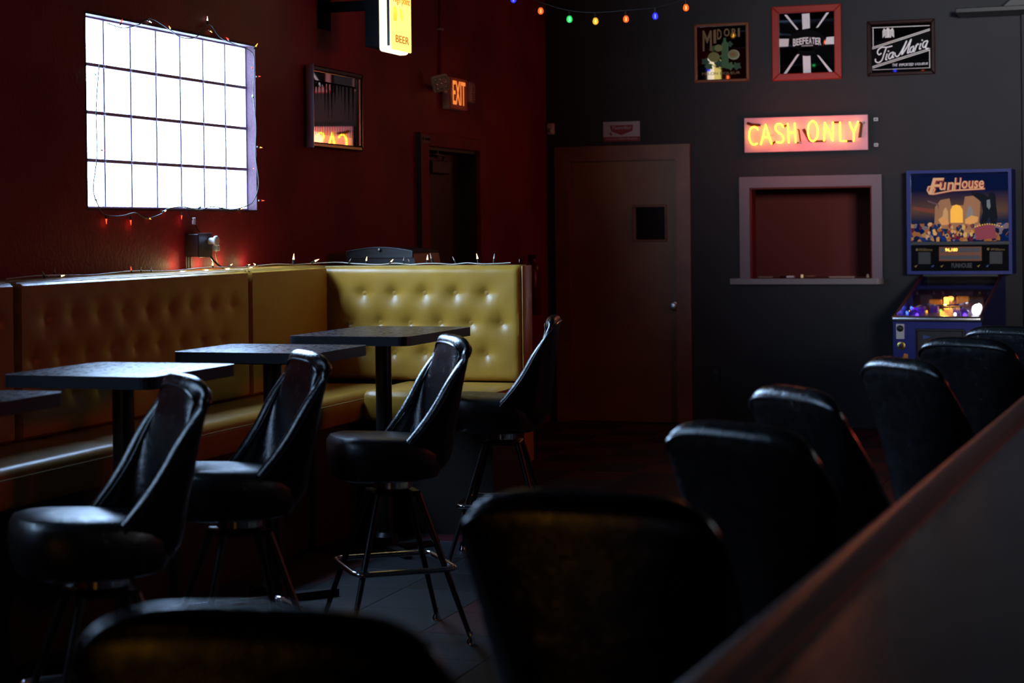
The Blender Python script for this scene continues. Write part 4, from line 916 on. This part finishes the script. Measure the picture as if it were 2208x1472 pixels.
x0, z0 = BP(112, 1372); x1, z1 = BP(1390, 1042); sp = MB().box((x0, yb+.003, z0), (x1, yb+.015, z1)).build('speaker_panel', mat('speaker_panel_black', (.004, .005, .007), .12), pb)
for xa, xb_ in ((205, 372), (1130, 1300)):
    a = BP(xa, 1285); c = BP(xb_, 1125); q = MB().box((a[0], yb-.001, a[1]), (c[0], yb+.003, c[1]), .003, 1).build('speaker_grille', mat('grille', (.018, .02, .024), .5), sp)
    mb = MB()
    for i in range(1, 7): mb.box((a[0]+.004, yb-.0025, a[1]+(c[1]-a[1])*i/7-.0015), (c[0]-.004, yb-.001, a[1]+(c[1]-a[1])*i/7+.0015))
    mb.build('grille_bars', 'black_plastic', q)
a = BP(478, 1245); c = BP(1034, 1062); dmd = MB().box((a[0], yb-.002, a[1]), (c[0], yb+.003, c[1]), .003, 1).build('score_display', mat('display_bezel', (.22, .07, .02), .4), sp)
for ya, yb2 in ((1130, 1080), (1222, 1175)):
    a = BP(497, ya); c = BP(1010, yb2); MB().box((a[0], yb-.003, a[1]), (c[0], yb-.0018, c[1])).build('digit_row', mat('digit_row', (.07, .075, .08), .3), dmd)
    mb = MB()
    for i in range(16): xx = a[0]+(c[0]-a[0])*(i+.5)/16; mb.box((xx-.0055, yb-.0034, a[1]+.004), (xx+.0055, yb-.003, c[1]-.004))
    mb.build('digit_cells', mat('digit_cell', (.10, .105, .115), .3), dmd)
M['score'] = emi('score_digits_lit', (1, .42, .05), 3.0)
a = BP(562, 1128); c = BP(722, 1080); text('lettering', '96,180', (a[0], a[1], c[0], c[1]), yb-.0042, 'score', dmd, shear=.1, off=.025)
M['gold_print'] = mat('gold_print', (.25, .15, .02), .5)
a = BP(1150, 1115); c = BP(1330, 1085); text('lettering', 'Williams', (a[0], a[1], c[0], c[1]), yb+.0022, 'gold_print', sp, shear=.3)
a = BP(215, 1115); c = BP(395, 1080); text('lettering', 'Williams', (a[0], a[1], c[0], c[1]), yb+.0022, 'gold_print', sp, shear=.3)
mb = MB(); mb.prism([BP(*p) for p in ell(1115, 1095, 17, 17, 12)], yb+.0022, yb+.003); mb.prism([BP(*p) for p in ell(190, 1097, 17, 17, 12)], yb+.0022, yb+.003); mb.build('logo_dot', 'gold_print', sp)
a = BP(640, 1330); c = BP(905, 1270); text('lettering', 'FUNHOUSE', (a[0], a[1], c[0], c[1]), yb+.0022, mat('dim_logo', (.03, .035, .06), .4).name if False else 'slate', sp, off=.03)
for x, col in ((175, (.3, .18, .02)), (395, (.03, .08, .3)), (515, (.3, .18, .02)), (990, (.3, .18, .02)), (1105, (.03, .08, .3))):
    key = 'bp%d' % x; M[key] = mat('badge_%d' % x, col, .5); mb = MB(); mb.prism([BP(*p) for p in ((x-22, 1310), (x, 1325), (x+22, 1290), (x, 1300))], yb+.0022, yb+.003); mb.build('badge_print', key, sp)

# ------------------------------------------------------------------ little things on the hatch counter
hy = YG+.12
def small(name, label, cat, x, builder, m, y=hy, z=1.11):
    o = builder(MB()).build(name, m, None, True); o.location = (x, y, z); return tag(o, label, cat, 'small things on the hatch counter')
small('pepper_tray', 'low dark tray at the left end of the hatch counter', 'tray', -2.655, lambda q: q.box((-.06, -.04, 0), (.06, .04, .014), .004, 1), mat('tray_tan', (.2, .12, .07), .5))
small('metal_lid', 'small shiny metal lid on the hatch counter, left part', 'lid', -2.53, lambda q: q.lathe([(.022, 0), (.026, .006), (.018, .013), (.004, .016)], n=16), 'steel')
small('napkin_pad', 'small white napkin pad on the hatch counter', 'napkins', -2.47, lambda q: q.box((-.03, -.03, 0), (.03, .03, .016), .003, 1), 'white_plastic')
small('brass_cup', 'tiny brass cup with an added glow at the middle of the hatch counter', 'cup', -2.385, lambda q: q.lathe([(.010, 0), (.010, .024), (.008, .024), (.008, .004)], n=16), mat('glowing_cup', (.8, .6, .35), .25, emis=(1, .7, .35), es=.25))  # gleam on the brass put in as weak emission
small('wooden_bowl', 'low wooden bowl right of the brass cup', 'bowl', -2.32, lambda q: q.lathe([(.03, 0), (.045, .010), (.048, .018), (.042, .018), (.03, .006)], n=20), mat('bowl_wood', (.35, .12, .07), .4))
small('paper_stack', 'flat stack of paper on the right half of the hatch counter', 'paper', -2.08, lambda q: q.box((-.095, -.06, 0), (.095, .06, .013), .002, 1), mat('paper', (.35, .25, .20), .6))
small('salt_shaker', 'small pale salt shaker at the right end of the hatch counter', 'shaker', -1.895, lambda q: q.lathe([(.012, 0), (.013, .012), (.009, .02), (.008, .026), (0, .028)], n=14), mat('shaker', (.5, .33, .22), .35))

# ------------------------------------------------------------------ globe string lights
GC = dict(o=(1.0, .20, .03), g=(.06, .85, .22), y=(1.0, .55, .05), b=(.05, .06, 1.0))
def globe_glass(name, c):
    m = bpy.data.materials.new(name); m.use_nodes = True; N, L = nt(m); N.remove(N['Principled BSDF'])
    t = N.new('ShaderNodeBsdfTransparent'); t.inputs[0].default_value = (*[min(1, .25+.75*v) for v in c], 1); e_ = N.new('ShaderNodeEmission'); e_.inputs[0].default_value = (*c, 1); e_.inputs[1].default_value = .55
    ad = N.new('ShaderNodeAddShader'); L.new(t.outputs[0], ad.inputs[0]); L.new(e_.outputs[0], ad.inputs[1]); L.new(ad.outputs[0], N['Material Output'].inputs[0]); return m
for k_, c_ in GC.items(): M['globe_'+k_] = globe_glass('globe_'+k_, c_); M['fil_'+k_] = emi('filament_'+k_, tuple(min(1, v*.8+.15) for v in c_), 5)
def globe_string(label, pts, bulbs, rad=.0175):
    o = thing('globe_string_lights', label, 'string lights')
    MB().tube(smooth_path(pts, 5), .0035, 6).build('cable', 'black_plastic', o, True)
    for (x, y, z), k_ in bulbs:
        b_ = MB().lathe([(.008, -.030), (.013, -.036), (rad*.95, -.044), (rad*1.05, -.054), (rad*.9, -.064), (rad*.5, -.071), (0, -.073)], (x, y, z), n=14).build('bulb', 'globe_'+k_, o, True)
        MB().cyl((x, y, z-.040), (x, y, z-.064), .0045, n=8).build('filament', 'fil_'+k_, b_)
        MB().cyl((x, y, z), (x, y, z-.032), .008, n=8).build('socket', 'black_plastic', o)
        b_.data.materials[0] = M['globe_'+k_]
    return o
Y0 = 11.0
main = [((-3.674, Y0, 2.985), 'b'), ((-3.496, Y0, 2.905), 'o'), ((-3.310, Y0, 2.845), 'g'), ((-3.143, Y0, 2.825), 'y'), ((-2.949, Y0, 2.829), 'o'), ((-2.765, Y0, 2.838), 'b'), ((-2.573, Y0, 2.880), 'o'), ((-2.36, Y0, 2.95), 'g')]
globe_string('sagging cable of coloured globe bulbs at the top of the picture', [(-4.34, Y0, 3.42), (-4.0, Y0, 3.16)]+[(p[0][0], p[0][1], p[0][2]+.003) for p in main]+[(-2.1, Y0, 3.05), (-1.6, Y0, 3.30), (-1.2, Y0, 3.52)], main)
def sag(a, b, s_, n, off=0):
    out = []; ks = 'gboyogyb'
    for i in range(n+1):
        t_ = i/n; p = Vector(a).lerp(Vector(b), t_); p.z -= s_*4*t_*(1-t_); out.append((tuple(p), ks[(i*3+off) % 8]))
    return out
for lab, a, b, s_, n, off in (('coloured globe bulbs strung over the middle of the room', (-4.3, 8.4, 3.6), (2.9, 9.6, 3.6), .30, 22, 0), ('coloured globe bulbs strung nearer the camera under the ceiling', (-4.3, 5.2, 3.6), (2.9, 6.6, 3.6), .35, 22, 2)):
    q = sag(a, b, s_, n, off); globe_string(lab, [(p[0], p[1], p[2]+.003) for p, _ in q], q[1:-1])

# ------------------------------------------------------------------ mini lights
for k_, c_ in dict(warm=(1, .55, .2), red=(1, .05, .02), pale=(.9, .9, .8), green=(.1, .8, .3), amber=(1, .4, .05)).items(): M['mini_'+k_] = emi('mini_bulb_'+k_, c_, 7 if k_ == 'warm' else 3)
M['mini_off'] = mat('mini_bulb_unlit', (.5, .45, .40), .2)
def mini(parent, p, d, k_, s_=1.0):
    p = Vector(p); d = Vector(d).normalized()
    MB().cyl(p, p+d*.014*s_, .0035*s_, .0035*s_, 8).build('bulb_socket', 'cable', parent); MB().cyl(p+d*.014*s_, p+d*.032*s_, .0033*s_, .0008, 8).build('bulb', 'mini_'+k_, parent, True)
# along the booth tops
o = thing('mini_light_string', 'warm white mini lights lying along the booth tops', 'string lights')
pts = [(-4.16, y_, 1.332+.004*math.sin(y_*9)) for y_ in [6.2+.12*i for i in range(23)]]+[(-4.06, 9.08, 1.335)]+[(x_, 9.09+.008*math.sin(x_*20), 1.324+.004*math.sin(x_*30)) for x_ in [-3.95+.08*i for i in range(12)]]
MB().tube(smooth_path(pts, 3), .0028, 6).build('cable', 'white_cable', o, True)
for p, d, k_, s_ in (((-4.13, 6.42, 1.330), (.2, -.5, .3), 'off', 1.6), ((-4.12, 6.50, 1.330), (.3, .6, .1), 'warm', 1.0), ((-4.2, 6.60, 1.330), (0, .1, 1), 'off', 1.1), ((-4.17, 6.50, 1.33), (-.2, .6, .1), 'off', 1.0), ((-4.15, 7.13, 1.328), (0, -.15, 1), 'red', .9), ((-4.15, 7.21, 1.328), (0, .1, .6), 'off', .8), ((-4.15, 7.30, 1.328), (0, .1, .6), 'off', .8),
                    ((-4.16, 7.90, 1.336), (.3, -.6, .5), 'warm', 1.3), ((-4.18, 8.10, 1.334), (.1, .8, .3), 'warm', 1.1), ((-4.16, 8.25, 1.334), (.1, .9, .2), 'warm', 1.1), ((-4.16, 8.36, 1.334), (0, -.8, .3), 'warm', 1.0), ((-4.10, 8.66, 1.334), (0, .2, 1), 'warm', 1.7), ((-4.1, 8.88, 1.336), (.5, .5, .3), 'warm', 1.5),
                    ((-3.98, 9.09, 1.330), (.5, 0, .8), 'off', .9), ((-3.88, 9.09, 1.326), (.2, 0, 1), 'warm', 1.2), ((-3.745, 9.09, 1.326), (.6, 0, .6), 'warm', 1.0), ((-3.665, 9.09, 1.326), (.1, 0, 1), 'off', 1.1), ((-3.625, 9.09, 1.326), (-.5, 0, .9), 'off', .9), ((-3.53, 9.09, 1.326), (.05, 0, 1), 'warm', 1.4), ((-3.50, 9.09, 1.33), (-.25, 0, 1), 'off', 1.6), ((-3.37, 9.09, 1.328), (-.5, 0, .9), 'off', 1.2), ((-3.245, 9.09, 1.328), (-.2, 0, 1), 'warm', 1.5), ((-3.16, 9.09, 1.328), (.1, 0, 1), 'off', 1.5), ((-3.02, 9.09, 1.326), (0, 0, 1), 'off', .6)):
    mini(o, p, d, k_, s_)
for y_, pw_ in ((7.86, .13), (8.1, .16), (8.32, .16), (8.58, .10), (6.1, .03)): point('mini_glow', (-4.30, y_, 1.345), pw_*2.2, (1, .80, .38), .006, o)
point('mini_glow', (-4.2, 8.7, 1.38), .06, (1, .4, .10), .008, o)
# around the window (positions in window-local terms: y along wall, z height)
o = thing('mini_light_string', 'coloured mini lights on dark cable draped around the bright window', 'string lights')
XW = XR+.012
path = [(7.20, 2.25), (7.16, 2.05), (7.18, 1.85), (7.13, 1.70), (7.17, 1.63), (7.24, 1.585), (7.36, 1.58), (7.50, 1.595), (7.60, 1.57), (7.72, 1.59), (7.80, 1.615), (7.95, 1.625), (8.1, 1.612), (8.25, 1.63), (8.42, 1.615), (8.58, 1.63), (8.70, 1.66), (8.745, 1.75), (8.73, 1.9), (8.74, 2.05), (8.70, 2.2), (8.73, 2.33), (8.70, 2.43), (8.5, 2.455), (8.35, 2.48), (8.22, 2.53), (8.1, 2.455), (7.95, 2.44), (7.8, 2.47), (7.66, 2.50), (7.55, 2.46), (7.40, 2.43), (7.28, 2.44)]
P3 = [(XW+.006*math.sin(i*2.3), y_, z_) for i, (y_, z_) in enumerate(path)]
MB().tube(smooth_path(P3, 4), .0026, 6).build('cable', 'cable', o, True)
for i, ((y_, z_), d, k_, s_) in enumerate((((7.24, 1.585), (0, .05, -1), 'red', 1.3), ((7.45, 1.580), (0, .1, -1), 'red', 1.3), ((7.60, 1.575), (0, .8, -.2), 'amber', 1.2), ((7.74, 1.60), (0, .6, .1), 'warm', 1.3), ((7.93, 1.60), (0, -.1, -1), 'red', 1.1), ((8.10, 1.62), (0, .6, .2), 'green', 1.3), ((8.33, 1.62), (0, .7, .1), 'green', 1.3), ((8.52, 1.62), (0, .7, 0), 'amber', 1.4),
        ((8.755, 1.665), (.3, .9, 0), 'red', 1.3), ((8.745, 1.945), (.3, .9, -.1), 'amber', 1.2), ((8.70, 1.83), (.3, -.6, 0), 'red', 1.0), ((8.70, 2.2), (.3, -.6, .2), 'green', 1.3), ((8.745, 2.31), (.3, .9, .1), 'red', 1.0), ((8.70, 2.35), (.3, -.8, .1), 'red', 1.0), ((8.72, 2.45), (.3, .3, .6), 'amber', 1.2), ((8.45, 2.47), (0, -.6, .2), 'red', 1.2),
        ((8.215, 2.53), (0, 0, 1), 'pale', 1.2), ((8.22, 2.505), (.1, .8, -.3), 'amber', 1.2), ((7.85, 2.465), (.1, -.6, .3), 'amber', 1.1), ((7.62, 2.49), (.1, .7, -.2), 'pale', 1.2), ((7.38, 2.44), (.1, .3, .6), 'red', 1.0), ((7.17, 2.2), (.2, -.9, .2), 'green', 1.1), ((7.20, 1.87), (.1, .8, 0), 'red', .9), ((7.15, 1.65), (0, .9, 0), 'red', .9))):
    mini(o, (XW, y_, z_), d, k_, s_)
for y_, z_ in ((7.24, 1.545), (7.455, 1.535), (7.93, 1.55)): point('mini_glow', (XR+.02, y_, z_), .010, (1, .06, .03), .004, o)
